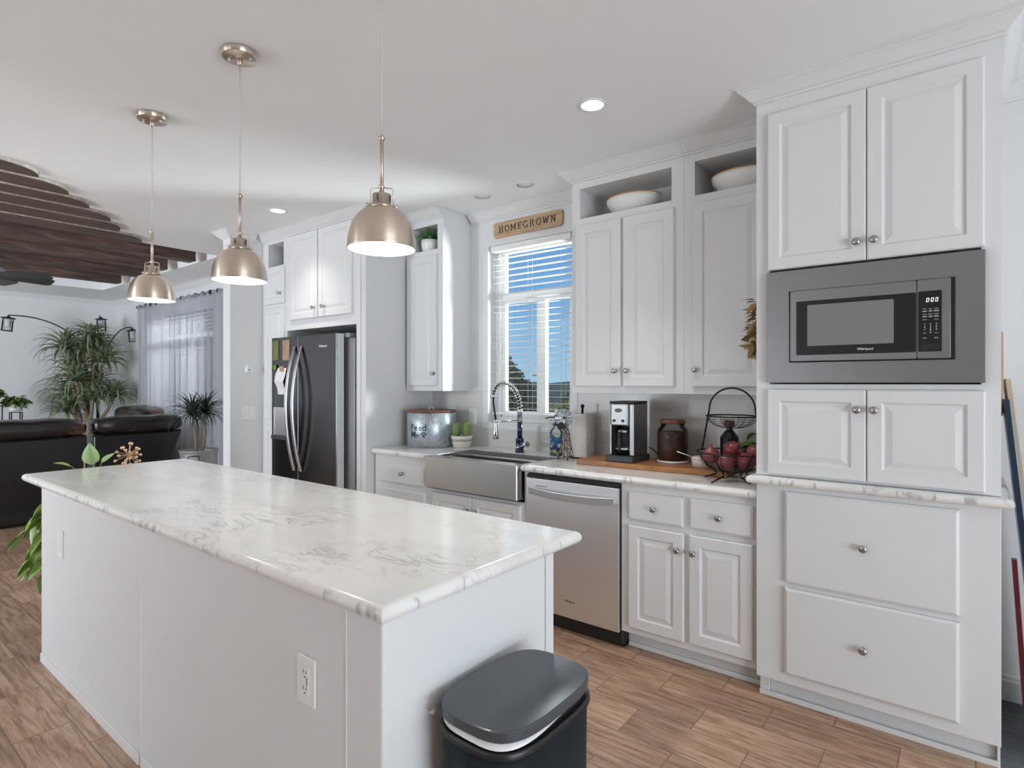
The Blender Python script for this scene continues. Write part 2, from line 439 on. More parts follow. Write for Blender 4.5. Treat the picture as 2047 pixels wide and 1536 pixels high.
M['fan'] = mat('fan_blade', (0.035, 0.036, 0.040), 0.35)
M['sign'] = wood('sign_wood', (0.33, 0.20, 0.11), (0.58, 0.40, 0.25), 4, (1.5, 10, 14), 0.55, (0.48, 0.32, 0.19), 0.2)
M['ink'] = mat('burnt_letters', (0.045, 0.03, 0.024), 0.6)
M['cutboard'] = wood('butcher_board', (0.24, 0.10, 0.035), (0.46, 0.22, 0.085), 4, (1.4, 12, 8), 0.38, (0.36, 0.16, 0.055), 0.1)
M['walnut'] = wood('walnut_lid', (0.10, 0.035, 0.018), (0.24, 0.09, 0.045), 6, (1, 8, 8), 0.4)
M['galv'] = None
M['cream'] = mat('cream_ceramic', (0.74, 0.68, 0.60), 0.35)
M['white_cer'] = mat('white_ceramic', (0.80, 0.79, 0.77), 0.3, bump=0.3, bscale=28)
M['bamboo'] = mat('tan_rim', (0.50, 0.24, 0.07), 0.5)
M['cactus'] = mat('cactus_skin', (0.10, 0.20, 0.035), 0.5, col2=(0.20, 0.28, 0.07), vscale=12)
M['leaf_d'] = leafmat('dracaena_leaf', (0.11, 0.165, 0.075), (0.34, 0.37, 0.22))
M['leaf_y'] = leafmat('yucca_leaf', (0.028, 0.045, 0.032), (0.075, 0.10, 0.07))
M['leaf_p'] = leafmat('pothos_leaf', (0.09, 0.21, 0.03), (0.32, 0.44, 0.08), 0.35)
M['leaf_v'] = leafmat('variegated_leaf', (0.24, 0.42, 0.24), (0.46, 0.55, 0.20), 0.35)
M['leaf_k'] = leafmat('bushy_leaf', (0.04, 0.10, 0.02), (0.16, 0.25, 0.04))
M['leaf_s'] = leafmat('succulent_leaf', (0.02, 0.12, 0.015), (0.06, 0.24, 0.03), 0.3)
M['leaf_g'] = leafmat('bright_leaf', (0.06, 0.26, 0.02), (0.20, 0.45, 0.05), 0.35)
M['trunk'] = mat('trunk_bark', (0.20, 0.13, 0.09), 0.8, col2=(0.36, 0.26, 0.19), vscale=14, vstretch=(1, 1, 3), bump=0.8, bscale=40)
M['leather'] = mat('dark_leather', (0.007, 0.006, 0.007), 0.30, col2=(0.013, 0.010, 0.011), vscale=5, bump=0.35, bscale=14)
def worn_leather():
    m = mat('worn_leather', (0.010, 0.008, 0.009), 0.26, bump=0.5, bscale=13)
    N, L = m.node_tree.nodes, m.node_tree.links; b = N['Principled BSDF']
    tc = N.new('ShaderNodeTexCoord'); nz = N.new('ShaderNodeTexNoise'); nz.inputs['Scale'].default_value = 3.2; nz.inputs['Detail'].default_value = 8; nz.inputs['Roughness'].default_value = 0.7
    L.new(tc.outputs['Object'], nz.inputs[0])
    r = ramp(N, [(0.38, (0.010, 0.008, 0.009)), (0.52, (0.018, 0.012, 0.012)), (0.61, (0.13, 0.06, 0.035)), (0.70, (0.26, 0.14, 0.085))])
    L.new(nz.outputs['Fac'], r.inputs[0]); L.new(r.outputs[0], b.inputs['Base Color'])
    return m
M['leather_w'] = worn_leather()
M['iron'] = mat('dark_iron', (0.022, 0.017, 0.015), 0.45, 0.6)
M['rust_iron'] = mat('brown_iron', (0.06, 0.03, 0.022), 0.5, 0.5, col2=(0.14, 0.07, 0.05), vscale=30)
M['gold'] = mat('gold_metal', (0.60, 0.40, 0.25), 0.4, 0.5)
M['curtain'] = sheer('sheer_curtain', (0.60, 0.59, 0.63), 0.42, 0.6)
M['edge_hl'] = mat('door_edge_highlight', (0.66, 0.66, 0.67), 0.4)  # bright reflection of the door side held in the base colour
M['steel_c'] = mat('satin_steel', (0.40, 0.40, 0.39), 0.42, 1.0, var=0.05)
M['tub'] = mat('zinc_tub', (0.42, 0.42, 0.42), 0.5, 0.5, var=0.2, vscale=10)
M['soil'] = mat('potting_soil', (0.03, 0.02, 0.014), 0.95, bump=0.8, bscale=60)
M['terra'] = mat('planter_white', (0.62, 0.61, 0.58), 0.5)
M['paper'] = mat('paper', (0.76, 0.75, 0.73), 0.8, var=0.02)
M['towel'] = mat('paper_towel', (0.74, 0.71, 0.68), 0.9, var=0.03, bump=0.4, bscale=90)
M['navy'] = mat('navy_enamel', (0.006, 0.012, 0.05), 0.18, coat=0.5)
M['onion'] = mat('red_onion_skin', (0.12, 0.012, 0.018), 0.25, col2=(0.30, 0.06, 0.06), vscale=9, vstretch=(3, 3, 0.5))
M['onion2'] = mat('pink_onion_skin', (0.34, 0.10, 0.09), 0.3, col2=(0.15, 0.025, 0.04), vscale=8, vstretch=(3, 3, 0.5))
M['coffee'] = mat('coffee_beans', (0.035, 0.012, 0.006), 0.55, col2=(0.12, 0.04, 0.02), vscale=40, bump=0.8, bscale=90)
M['bottle'] = mat('dark_bottle', (0.008, 0.008, 0.012), 0.12, spec=0.6)
M['trash'] = mat('black_can', (0.004, 0.005, 0.006), 0.24, spec=0.22, col2=(0.012, 0.020, 0.026), vscale=7, vstretch=(2, 2, 1), rvar=0.12)
M['lid'] = mat('can_lid', (0.058, 0.068, 0.080), 0.22, spec=0.6, var=0.12, vscale=5, rvar=0.05)
M['liner'] = mat('bin_liner', (0.78, 0.76, 0.76), 0.4)
M['photo_g'] = mat('photo_green', (0.24, 0.25, 0.06), 0.4, col2=(0.05, 0.04, 0.02), vscale=22)
M['photo_b'] = mat('photo_brown', (0.10, 0.05, 0.03), 0.4, col2=(0.55, 0.36, 0.24), vscale=24)
M['green'] = mat('green_magnet', (0.10, 0.24, 0.02), 0.5)
M['coral'] = mat('coral_clip', (0.62, 0.17, 0.10), 0.4)
M['wclip'] = mat('white_clip', (0.66, 0.64, 0.60), 0.4)
M['rawood'] = mat('raw_wood', (0.44, 0.27, 0.16), 0.6)
M['wheat'] = leafmat('dried_leaf', (0.40, 0.25, 0.11), (0.60, 0.42, 0.24), 0.6)
M['wheat2'] = leafmat('dried_leaf_green', (0.20, 0.17, 0.05), (0.12, 0.14, 0.04), 0.6)
M['seg'] = mat('lit_digits', (0.2, 0.2, 0.2), 0.4, emit=(1, 1, 1), estr=0.85)
M['print'] = mat('white_print', (0.70, 0.70, 0.70), 0.5)
M['dkprint'] = mat('dark_print', (0.05, 0.05, 0.055), 0.4)
M['burg'] = mat('burgundy_lacquer', (0.10, 0.008, 0.014), 0.25)
M['navypanel'] = mat('navy_lacquer', (0.012, 0.028, 0.055), 0.22)
M['beige'] = mat('beige_canvas', (0.55, 0.47, 0.36), 0.7)
M['grassy'] = mat('dry_ground', (0.20, 0.17, 0.09), 0.95, col2=(0.10, 0.11, 0.045), vscale=0.8)
M['bush'] = leafmat('bush_leaf', (0.045, 0.065, 0.022), (0.20, 0.20, 0.08), 0.7)
M['bush2'] = leafmat('bush_leaf_yellow', (0.16, 0.16, 0.045), (0.30, 0.27, 0.12), 0.7)
M['conifer'] = leafmat('conifer_leaf', (0.010, 0.022, 0.010), (0.035, 0.060, 0.026), 0.7)
M['hill'] = mat('far_hill', (0.030, 0.050, 0.034), 0.9, col2=(0.06, 0.085, 0.055), vscale=0.25)
M['shade'] = mat('lantern_shade', (0.70, 0.70, 0.72), 0.6)
M['siding'] = mat('outer_siding', (0.55, 0.53, 0.50), 0.8)

def galvanised():
    m, N, L, b = nodes_of('galvanised_metal')
    tc = N.new('ShaderNodeTexCoord'); v = N.new('ShaderNodeTexVoronoi'); v.inputs['Scale'].default_value = 75
    mp = N.new('ShaderNodeMapping'); mp.inputs['Scale'].default_value = (1, 1, 0.6)
    L.new(tc.outputs['Object'], mp.inputs[0]); L.new(mp.outputs[0], v.inputs[0])
    r = ramp(N, [(0.0, (0.30, 0.34, 0.37)), (0.5, (0.44, 0.48, 0.51)), (1.0, (0.62, 0.66, 0.69))])
    L.new(v.outputs['Color'], r.inputs[0]); L.new(r.outputs[0], b.inputs['Base Color'])
    b.inputs['Metallic'].default_value = 0.65; b.inputs['Roughness'].default_value = 0.38
    return m
M['galv'] = galvanised()
def soap_print():
    m, N, L, b = nodes_of('flower_label')
    tc = N.new('ShaderNodeTexCoord'); v = N.new('ShaderNodeTexVoronoi'); v.inputs['Scale'].default_value = 42
    L.new(tc.outputs['Object'], v.inputs[0])
    sp = N.new('ShaderNodeSeparateColor'); L.new(v.outputs['Color'], sp.inputs[0])
    r = ramp(N, [(0.0, (0.01, 0.06, 0.20)), (0.30, (0.015, 0.17, 0.32)), (0.5, (0.03, 0.30, 0.36)), (0.62, (0.62, 0.50, 0.14)), (0.8, (0.66, 0.60, 0.50)), (1.0, (0.20, 0.30, 0.08))])
    r.color_ramp.interpolation = 'CONSTANT'
    L.new(sp.outputs[0], r.inputs[0]); L.new(r.outputs[0], b.inputs['Base Color']); b.inputs['Roughness'].default_value = 0.25
    return m
M['flowers'] = soap_print()
# ------------------------------------------------------------------ room shell
H = 2.69
YW = 3.32          # inner face of the far wall
b = MB(); b.box(-10.77, 4.14, -4.64, 3.46, -0.10, 0.0); struct('floor', b, M['floor'])
b = MB(); b.box(0.118, 3.99, 2.70, 3.319, 0.0, 0.004); struct('floor_side', b, M['floor_blue_lit'])  # floor patch whose bluish light is carried by its material
# far wall with two window openings
KX0, KX1, KZ0, KZ1 = -2.82, -2.08, 1.09, 2.43
LX0, LX1, LZ0, LZ1 = -9.05, -7.30, 0.95, 2.42
b = MB()
for x0, x1, z0, z1 in [(-10.77, LX0, 0, H), (LX1, KX0, 0, H), (KX1, 4.14, 0, H), (LX0, LX1, 0, LZ0), (LX0, LX1, LZ1, H), (KX0, KX1, 0, KZ0), (KX0, KX1, KZ1, H)]:
    b.box(x0, x1, YW, 3.46, z0, z1)
struct('wall_back', b, M['wall'])
b = MB(); b.box(-10.77, -10.63, -4.64, 3.46, 0, H); struct('wall_left', b, M['wall'])
b = MB(); b.box(4.0, 4.14, -4.64, 3.46, 0, H); struct('wall_right', b, M['wall'])
b = MB(); b.box(-10.77, 4.14, -4.64, -4.5, 0, H); struct('wall_front', b, M['wall'])
b = MB(); b.box(-5.0, -4.876, 2.353, YW - 0.001, 0, H); struct('wall_stub', b, M['wall'])
# ceiling with the recessed tray over the living room
TX0, TX1, TY0, TY1, TZ = -9.395, -5.94, -3.0, 2.77, 2.97
b = MB()
b.box(-10.77, TX0, -4.64, 3.46, H, H + 0.1); b.box(TX1, 4.14, -4.64, 3.46, H, H + 0.1)
b.box(TX0, TX1, -4.64, TY0, H, H + 0.1); b.box(TX0, TX1, TY1, 3.46, H, H + 0.1)
struct('ceiling', b, M['ceil'])
b = MB()
b.box(TX0 - 0.05, TX0, TY0, TY1, H + 0.1, TZ); b.box(TX1, TX1 + 0.05, TY0, TY1, H + 0.1, TZ)
b.box(TX0 - 0.05, TX1 + 0.05, TY0 - 0.05, TY0, H + 0.1, TZ); b.box(TX0 - 0.05, TX1 + 0.05, TY1, TY1 + 0.05, H + 0.1, TZ)
b.box(TX0 - 0.05, TX1 + 0.05, TY0 - 0.05, TY1 + 0.05, TZ, TZ + 0.05)
struct('ceiling_tray', b, M['tray'])
# crown moulding
def crown(z=H, h=0.066, o=0.075):
    return [(0, z - h), (0.010, z - h), (0.010, z - h + 0.010), (0.020, z - h + 0.014), (0.036, z - h + 0.030), (0.056, z - 0.018), (0.064, z - 0.014), (0.064, z - 0.008), (o, z - 0.004), (o, z - 0.0005), (0, z - 0.0005)]
CR = crown()
def trim(name, path, prof, side=1):
    b = MB(); b.sweep(path, prof, side=side); struct(name, b, M['trim'])
trim('trim_1', [(-10.63, -4.5), (-10.63, YW), (-5.0, YW)], CR)
trim('trim_2', [(-5.0, YW - 0.08), (-5.0, 2.353), (-4.876, 2.353), (-4.876, 2.56)], CR, 1)
trim('trim_3', [(-2.99, YW), (-1.91, YW)], CR)
trim('trim_4', [(0.125, YW), (4.0, YW), (4.0, -4.5)], CR)
BB = [(0, 0.001), (0.015, 0.001), (0.015, 0.085), (0.010, 0.095), (0.010, 0.105), (0.004, 0.112), (0, 0.112)]
b = MB(); b.sweep([(0.13, YW), (4.0, YW)], [(o, z + 0.004) for o, z in BB]); struct('baseboard_right', b, M['trim'])
b = MB(); b.sweep([(-10.63, -4.5), (-10.63, YW), (-5.0, YW)], BB); struct('baseboard_left', b, M['trim'])
b = MB(); b.sweep([(-4.876, 2.353), (-4.876, 2.63)], BB); struct('baseboard_stub', b, M['trim'])
# window 1 over the sink
def ring_rect(b, x0, x1, z0, z1, y0, y1, w):
    b.box(x0, x1, y0, y1, z0, z0 + w); b.box(x0, x1, y0, y1, z1 - w, z1)
    b.box(x0, x0 + w, y0, y1, z0 + w, z1 - w); b.box(x1 - w, x1, y0, y1, z0 + w, z1 - w)
b = MB()
ring_rect(b, KX0 + 0.002, KX1 - 0.002, KZ0 + 0.002, KZ1 - 0.002, 3.40, 3.459, 0.045)
b.box(KX0 + 0.047, KX1 - 0.047, 3.415, 3.455, 2.0, 2.077)
b.box(-2.442, -2.364, 3.415, 3.455, KZ0 + 0.047, 2.0)
b.box(KX0 + 0.047, -2.442, 3.42, 3.455, KZ0 + 0.047, 1.18); b.box(-2.364, KX1 - 0.047, 3.42, 3.455, KZ0 + 0.047, 1.18)
b.box(KX0 + 0.047, KX0 + 0.082, 3.42, 3.455, 1.18, 2.0)
b.box(KX1 - 0.082, KX1 - 0.047, 3.42, 3.455, 1.18, 2.0)
b.box(KX0 + 0.047, KX0 + 0.082, 3.42, 3.455, 2.077, KZ1 - 0.047)
win = obj('window_1', b, M['white_pl'], None, 0.002); win['kind'] = 'structure'
b = MB(); b.box(KX0 + 0.06, KX1 - 0.06, 3.441, 3.446, 1.16, 2.40); obj('pane', b, M['glass'], win)
b = MB()   # flat casing and sill
b.box(-2.872, KX0, 3.308, YW - 0.0005, 1.05, 2.40); b.box(KX1, -2.03, 3.308, YW - 0.0005, 1.05, 1.335)
b.box(KX0, KX1, 3.308, YW - 0.0005, 1.05, KZ0); b.box(KX0 + 0.001, KX1 - 0.001, YW - 0.0005, 3.40, KZ0, KZ0 + 0.012)
struct('trim_5', b, M['trim'], 0.002)
# window 2 behind the curtains
b = MB()
ring_rect(b, LX0 + 0.002, LX1 - 0.002, LZ0 + 0.002, LZ1 - 0.002, 3.40, 3.459, 0.045)
b.box(LX0 + 0.047, LX1 - 0.047, 3.415, 3.455, 2.0, 2.07); b.box(-8.22, -8.12, 3.415, 3.455, LZ0 + 0.047, 2.0)
w2 = obj('window_2', b, M['white_pl'], None, 0.002); w2['kind'] = 'structure'
b = MB(); b.box(LX0 + 0.04, LX1 - 0.04, 3.441, 3.446, LZ0 + 0.04, LZ1 - 0.04); obj('pane', b, M['glass'], w2)
# tiled splashback
b = MB()
b.box(-3.42, -2.873, 3.310, YW - 0.0005, 0.9145, 1.335); b.box(-2.873, -2.029, 3.310, YW - 0.0005, 0.9145, 1.049)
b.box(-2.029, -0.712, 3.310, YW - 0.0005, 0.9145, 1.335)
struct('wall_backsplash', b, M['tile'])

def blind(name, x0, x1, z0, z1, label, pitch=0.0452, yc=3.362, dep=0.030):
    t = thing(name, ((x0 + x1) / 2, yc, z1), label, 'window blind')
    b = MB(); b.box(x0, x1, 3.322, 3.385, z1 - 0.045, z1 - 0.002)
    obj('headrail', b, M['blind'], t, 0.003)
    b = MB(); z = z0 + 0.05
    while z < z1 - 0.06:
        R = Matrix.Translation((0, yc, z)) @ Matrix.Rotation(radians(-3), 4, 'X')
        b.box(x0 + 0.003, x1 - 0.003, -dep / 2, dep / 2, -0.0014, 0.0014, 0, R); z += pitch
    obj('slats', b, M['blind'], t)
    b = MB(); b.box(x0 + 0.003, x1 - 0.003, yc - 0.022, yc + 0.022, z0, z0 + 0.018); obj('bottom_rail', b, M['blind'], t, 0.003)
    b = MB(); w = x1 - x0
    for f in (0.09, 0.5, 0.9):
        for d in (-0.02, 0.02):
            b.tube([(x0 + w * f + d, yc - dep / 2 - 0.002, z0 + 0.01), (x0 + w * f + d, yc - dep / 2 - 0.002, z1 - 0.045)], 0.0011, 5)
    obj('lift_cords', b, M['paper'], t)
    return t
blind('window_blind', KX0 + 0.012, KX1 - 0.012, 1.155, KZ1, 'open white slatted blind in the window over the kitchen sink')
blind('window_blind', LX0 + 0.012, LX1 - 0.012, 1.0, LZ1, 'white slatted blind seen faintly through the sheer grey curtains', 0.05)

# ------------------------------------------------------------------ cabinet pieces (all fronts face -Y)
def panel_door(x0, x1, z0, z1, y, t=0.02, fw=0.050, flat=False):
    b = MB()
    if flat: rings = [(0, y + t), (0, y + 0.006), (0.010, y)]
    else: rings = [(0, y + t), (0, y + 0.005), (0.005, y), (fw, y), (fw + 0.007, y + 0.008), (fw + 0.013, y + 0.008), (fw + 0.036, y + 0.0015)]
    b.loops([[(x0 + i, yy, z0 + i), (x1 - i, yy, z0 + i), (x1 - i, yy, z1 - i), (x0 + i, yy, z1 - i)] for i, yy in rings])
    return b
def knob(parent, x, y, z):
    b = MB()
    Rm = Matrix.Translation((x, y, z)) @ Matrix.Rotation(radians(90), 4, 'X')
    b.lathe([(0.009, 0), (0.007, 0.003), (0.0055, 0.010), (0.008, 0.014), (0.0145, 0.018), (0.0155, 0.022), (0.0135, 0.026), (0.007, 0.0285), (0.001, 0.029)], seg=20, M=Rm)
    return obj('knob', b, M['knob'], parent)
def door(parent, x0, x1, z0, z1, y, kx=None, kz=None, flat=False, name='door', fw=0.05):
    d = obj(name, panel_door(x0, x1, z0, z1, y, flat=flat, fw=fw), M['paint'], parent)
    if kx is not None: knob(d, kx, y + (0 if True else 0), kz)
    return d
def crown_part(parent, path, side=1):
    b = MB(); b.sweep(path, CR, side=side); return obj('crown_molding', b, M['paint'], parent)

# tall unit on the right: base with two deep drawers, a slab, and the tall upper with the microwave
TXL, TXR, TF = -0.712, 0.115, 2.67
t = thing('drawer_cabinet', ((TXL + TXR) / 2, 3.0, 0), 'white base cabinet with two wide plain drawers under the microwave tower', 'cabinet')
b = MB(); b.box(TXL, TXR, TF, YW - 0.012, 0.10, 0.949); b.box(TXL, TXL + 0.04, 2.728, YW - 0.012, 0.0, 0.10); b.box(TXR - 0.01, TXR, 2.728, YW - 0.012, 0, 0.1)
obj('body', b, M['paint'], t, 0.002)
b = MB(); b.box(TXL + 0.041, TXR - 0.011, 2.745, 2.76, 0.0, 0.099); b.box(TXL - 0.0, TXR, 2.716, 2.7275, 0.0, 0.022)
obj('toe_kick', b, M['paint'], t, 0.003)
for z0, z1, kz in ((0.540, 0.930, 0.739), (0.148, 0.518, 0.336)):
    door(t, -0.593, -0.002, z0, z1, 2.65, -0.303, kz, True, 'drawer')
b = MB()
def slab(b, x0, x1, y0, y1, zt, r=0.018, open_back=True):
    rings = []
    for k in range(9):
        a = -pi / 2 + pi * k / 8
        i = r * (1 - cos(a)); z = zt - r + r * sin(a)
        rings.append([(x0 + i, y0 + i, z), (x1 - i, y0 + i, z), (x1 - i, y1 - (0 if open_back else i), z), (x0 + i, y1 - (0 if open_back else i), z)])
    return b.loops(rings, True, True, 0, False)
slab(b, -0.745, 0.150, 2.622, YW - 0.012, 0.990)
setp(obj('countertop_slab', b, M['marble'], None, 0, label='grey veined slab between the microwave tower and its drawer base', origin=(-0.3, 2.97, 0.954)), None, 'countertop')
t = thing('tall_cabinet', ((TXL + TXR) / 2, 3.0, 0.991), 'tall white cabinet tower with paired doors above and below a microwave', 'cabinet')
b = MB()
b.box(TXL, TXR, TF, YW - 0.012, 0.9915, 1.39)
b.box(TXL, TXR, TF, YW - 0.012, 1.885, H - 0.002)
b.box(TXL, TXL + 0.055, TF, YW - 0.012, 1.39, 1.885); b.box(TXR - 0.055, TXR, TF, YW - 0.012, 1.39, 1.885); b.box(TXL + 0.055, TXR - 0.055, 3.20, YW - 0.012, 1.39, 1.885)
obj('body', b, M['paint'], t)
door(t, -0.663, -0.2945, 1.884, 2.566, 2.65, -0.326, 1.957); door(t, -0.2915, 0.069, 1.884, 2.566, 2.65, -0.266, 1.957)
door(t, -0.663, -0.2945, 1.001, 1.368, 2.65, -0.324, 1.288); door(t, -0.2915, 0.071, 1.001, 1.368, 2.65, -0.266, 1.288)
crown_part(t, [(TXL, 2.942), (TXL, TF), (TXR, TF), (TXR, YW - 0.012)], 1)

# microwave
t = thing('microwave', (-0.296, 2.9, 1.40), 'built-in microwave with wide stainless trim frame and black glass door', 'microwave')
def facebox(b, x0, x1, z0, z1, y0, y1, mi=0): b.box(x0, x1, y0, y1, z0, z1, mi)
b = MB(); MX0, MX1, MZ0, MZ1 = -0.574, -0.013, 1.4815, 1.7845
def frame_ring(b, x0, x1, z0, z1, a0, a1, c0, c1, y0, y1):
    o = [(x0, z0), (x1, z0), (x1, z1), (x0, z1)]; n = [(a0, c0), (a1, c0), (a1, c1), (a0, c1)]
    P = lambda q, y: [(u, y, v) for u, v in q]
    b.loops([P(o, y1), P(o, y0 + 0.0015), P([(x0 + 0.0015, z0 + 0.0015), (x1 - 0.0015, z0 + 0.0015), (x1 - 0.0015, z1 - 0.0015), (x0 + 0.0015, z1 - 0.0015)], y0), P(n, y0), P(n, y1), P(o, y1)], False, False)
frame_ring(b, -0.663, 0.071, 1.396, 1.873, MX0, MX1, MZ0, MZ1, 2.645, 2.668)
obj('trim_frame', b, M['steel_m'], t)
b = MB(); facebox(b, MX0 + 0.0005, MX1 - 0.0005, MZ0 + 0.0005, MZ1 - 0.0005, 2.640, 3.10); obj('body', b, M['gloss_black'], t, 0.004)
def rounded(x0, x1, z0, z1, r, n=5):
    p = []
    for cx, cz, a0 in ((x1 - r, z1 - r, 0), (x0 + r, z1 - r, 90), (x0 + r, z0 + r, 180), (x1 - r, z0 + r, 270)):
        for k in range(n + 1):
            a = radians(a0 + 90 * k / n); p.append((cx + r * cos(a), cz + r * sin(a)))
    return p
b = MB(); b.prism(rounded(-0.564, -0.1295, 1.486, 1.780, 0.006), 2.626, 2.6395, 'y'); d = obj('door', b, M['steel_m'], t, 0.001)
b = MB(); b.prism(rounded(-0.541, -0.1300, 1.511, 1.735, 0.005), 2.6242, 2.6259, 'y'); obj('door_glass', b, M['gloss_black'], d)
M['screen'] = mat('oven_screen', (0.20, 0.20, 0.205), 0.06, spec=0.7)
b = MB(); b.prism(rounded(-0.499, -0.200, 1.548, 1.717, 0.002), 2.6234, 2.6241, 'y'); obj('window_screen', b, M['screen'], d)
b = MB(); b.prism(rounded(-0.1265, -0.027, 1.486, 1.780, 0.006), 2.626, 2.6395, 'y'); cp = obj('control_panel', b, M['steel_m'], t, 0.001)
b = MB(); b.prism(rounded(-0.124, -0.053, 1.512, 1.737, 0.004), 2.6242, 2.6259, 'y'); obj('keypad_glass', b, M['gloss_black'], cp)

def text_mb(s, size, depth=0.0006, align='CENTER', shear=0.0, bold=0.0, spacing=1.0):
    c = bpy.data.curves.new('text', 'FONT'); c.body = s; c.size = size; c.extrude = depth; c.align_x = align; c.align_y = 'CENTER'
    c.shear = shear; c.offset = bold; c.space_character = spacing; c.resolution_u = 3
    o = bpy.data.objects.new('text', c); COL.objects.link(o)
    dg = bpy.context.evaluated_depsgraph_get(); dg.update()
    me = bpy.data.meshes.new_from_object(o.evaluated_get(dg))
    m = MB(); m.add([v.co[:] for v in me.vertices], [tuple(p.vertices) for p in me.polygons])
    bpy.data.objects.remove(o); bpy.data.curves.remove(c); bpy.data.meshes.remove(me)
    return m
def facing_front(x, y, z):     # text plane -> a surface looking to -Y
    return Matrix.Translation((x, y, z)) @ Matrix.Rotation(radians(90), 4, 'X')
b = MB()      # seven-segment clock 0:00
def digit(b, x, z, w, h, segs, y, k=0.0022, sh=0.12):
    P = {'a': (0, h, w, h), 'b': (w, h, w, h / 2), 'c': (w, h / 2, w, 0), 'd': (0, 0, w, 0), 'e': (0, 0, 0, h / 2), 'f': (0, h / 2, 0, h), 'g': (0, h / 2, w, h / 2)}
    for s in segs:
        ax, az, bx, bz = P[s]; x0, x1 = sorted((ax, bx)); z0, z1 = sorted((az, bz))
        xx = [x0 - k / 2, x1 + k / 2]; zz = [z0 - k / 2, z1 + k / 2]
        q = [(x + u + sh * w_, y, z + w_) for u, w_ in ((xx[0], zz[0]), (xx[1], zz[0]), (xx[1], zz[1]), (xx[0], zz[1]))]
        b.loops([[(p[0], y + 0.0006, p[2]) for p in q], q])
for xx in (-0.099, -0.0845, -0.0715): digit(b, xx, 1.6965, 0.0058, 0.0135, 'abcdef', 2.6234)
for dz in (0.004, 0.010): b.box(-0.0893, -0.0877, 2.6234, 2.624, 1.6965 + dz, 1.6965 + dz + 0.0018)
obj('clock_digits', b, M['seg'], cp)
b = MB()
for cx, ns in ((-0.104, '147'), (-0.0865, '2580'), (-0.069, '369')):
    for k, n in enumerate(ns): b.join(text_mb(n, 0.0095, 0.0002), facing_front(cx, 2.6238, 1.6130 - k * 0.0100))
rr = random.Random(3)
for cx in (-0.104, -0.0865, -0.069):
    for k in range(5):
        if cx == -0.0865 and k == 4: continue
        z = 1.6700 - k * 0.0100; w = rr.uniform(0.010, 0.0155)
        for dz in ((0, 0.0028) if k % 2 else (0,)): b.box(cx - w / 2, cx + w / 2, 2.6236, 2.6241, z + dz, z + dz + 0.0012)
for cx in (-0.104, -0.069):
    b.box(cx - 0.005, cx + 0.005, 2.6236, 2.6241, 1.5800, 1.5810)
    for dx in (-0.0032, 0.0032): b.join(text_mb('o' if cx < -0.08 else 'x', 0.010, 0.0002), facing_front(cx + dx, 2.6238, 1.5630))
obj('key_print', b, M['print'], cp)
b = MB(); b.prism(rounded(-0.115, -0.057, 1.517, 1.541, 0.001), 2.6236, 2.6241, 'y'); obj('open_button', b, M['black'], cp)
b = MB(); b.join(text_mb('Whirlpool', 0.0130, 0.0003, bold=0.0002), facing_front(-0.294, 2.6238, 1.529)); obj('logo', b, M['print'], d)

# base run right of the dishwasher
t = thing('base_cabinet', (-1.06, 3.0, 0), 'white base cabinet with two drawers over two doors right of the dishwasher', 'cabinet')
b = MB(); b.box(-1.396, -0.7135, 2.715, YW - 0.012, 0.10, 0.872); obj('body', b, M['paint'], t, 0.0015)
b = MB(); b.box(-1.396, -0.7135, 2.795, 2.81, 0, 0.099); b.box(-1.390, -0.7135, 2.780, 2.7945, 0.0, 0.024); obj('toe_kick', b, M['paint'], t, 0.004)
door(t, -1.350, -1.058, 0.692, 0.837, 2.695, -1.207, 0.764, True, 'drawer'); door(t, -1.027, -0.735, 0.694, 0.840, 2.695, -0.885, 0.766, True, 'drawer')
door(t, -1.350, -1.055, 0.135, 0.663, 2.695, -1.085, 0.580, fw=0.053); door(t, -1.029, -0.735, 0.139, 0.663, 2.695, -1.006, 0.580, fw=0.053)

# dishwasher
t = thing('dishwasher', (-1.70, 3.0, 0), 'stainless dishwasher with a curved bar handle between sink and base cabinet', 'dishwasher')
b = MB(); b.box(-2.004, -1.399, 2.722, 3.28, 0.02, 0.868); b.box(-2.000, -1.400, 2.700, 2.722, 0.846, 0.862); obj('tub', b, M['black'], t)
b = MB(); b.box(-2.000, -1.396, 2.752, 2.80, 0.0, 0.088); obj('kick_plate', b, M['black'], t, 0.003)
b = MB(); b.box(-2.002, -1.403, 2.695, 2.719, 0.090, 0.843); dd = obj('door', b, M['steel'], t, 0.003)
b = MB(); n = 16; R0 = []
for k in range(n + 1):
    s_ = k / n; x = -1.962 + s_ * (-1.416 + 1.962); bow = 0.040 * (1 - (2 * s_ - 1) ** 2)
    y0 = 2.660 - bow * 0.35 + 0.0; zc = 0.771 - bow * 0.30 + 0.006
    R0.append([(x, y0, zc - 0.019), (x, y0, zc + 0.019), (x, y0 + 0.016, zc + 0.019), (x, y0 + 0.016, zc - 0.019)])
b.loops(R0)
b.box(-1.955, -1.935, 2.672, 2.6945, 0.762, 0.786); b.box(-1.443, -1.423, 2.672, 2.6945, 0.762, 0.786)
obj('handle', b, M['steel_lt'], dd, 0.002)
b = MB(); b.box(-1.934, -1.852, 2.6943, 2.6951, 0.8000, 0.8035); obj('vent_slot', b, M['slot'], dd)
b = MB(); b.join(text_mb('Whirlpool', 0.0160, 0.0003, bold=0.0003), facing_front(-1.704, 2.6945, 0.183)); obj('logo', b, M['dkprint'], dd)

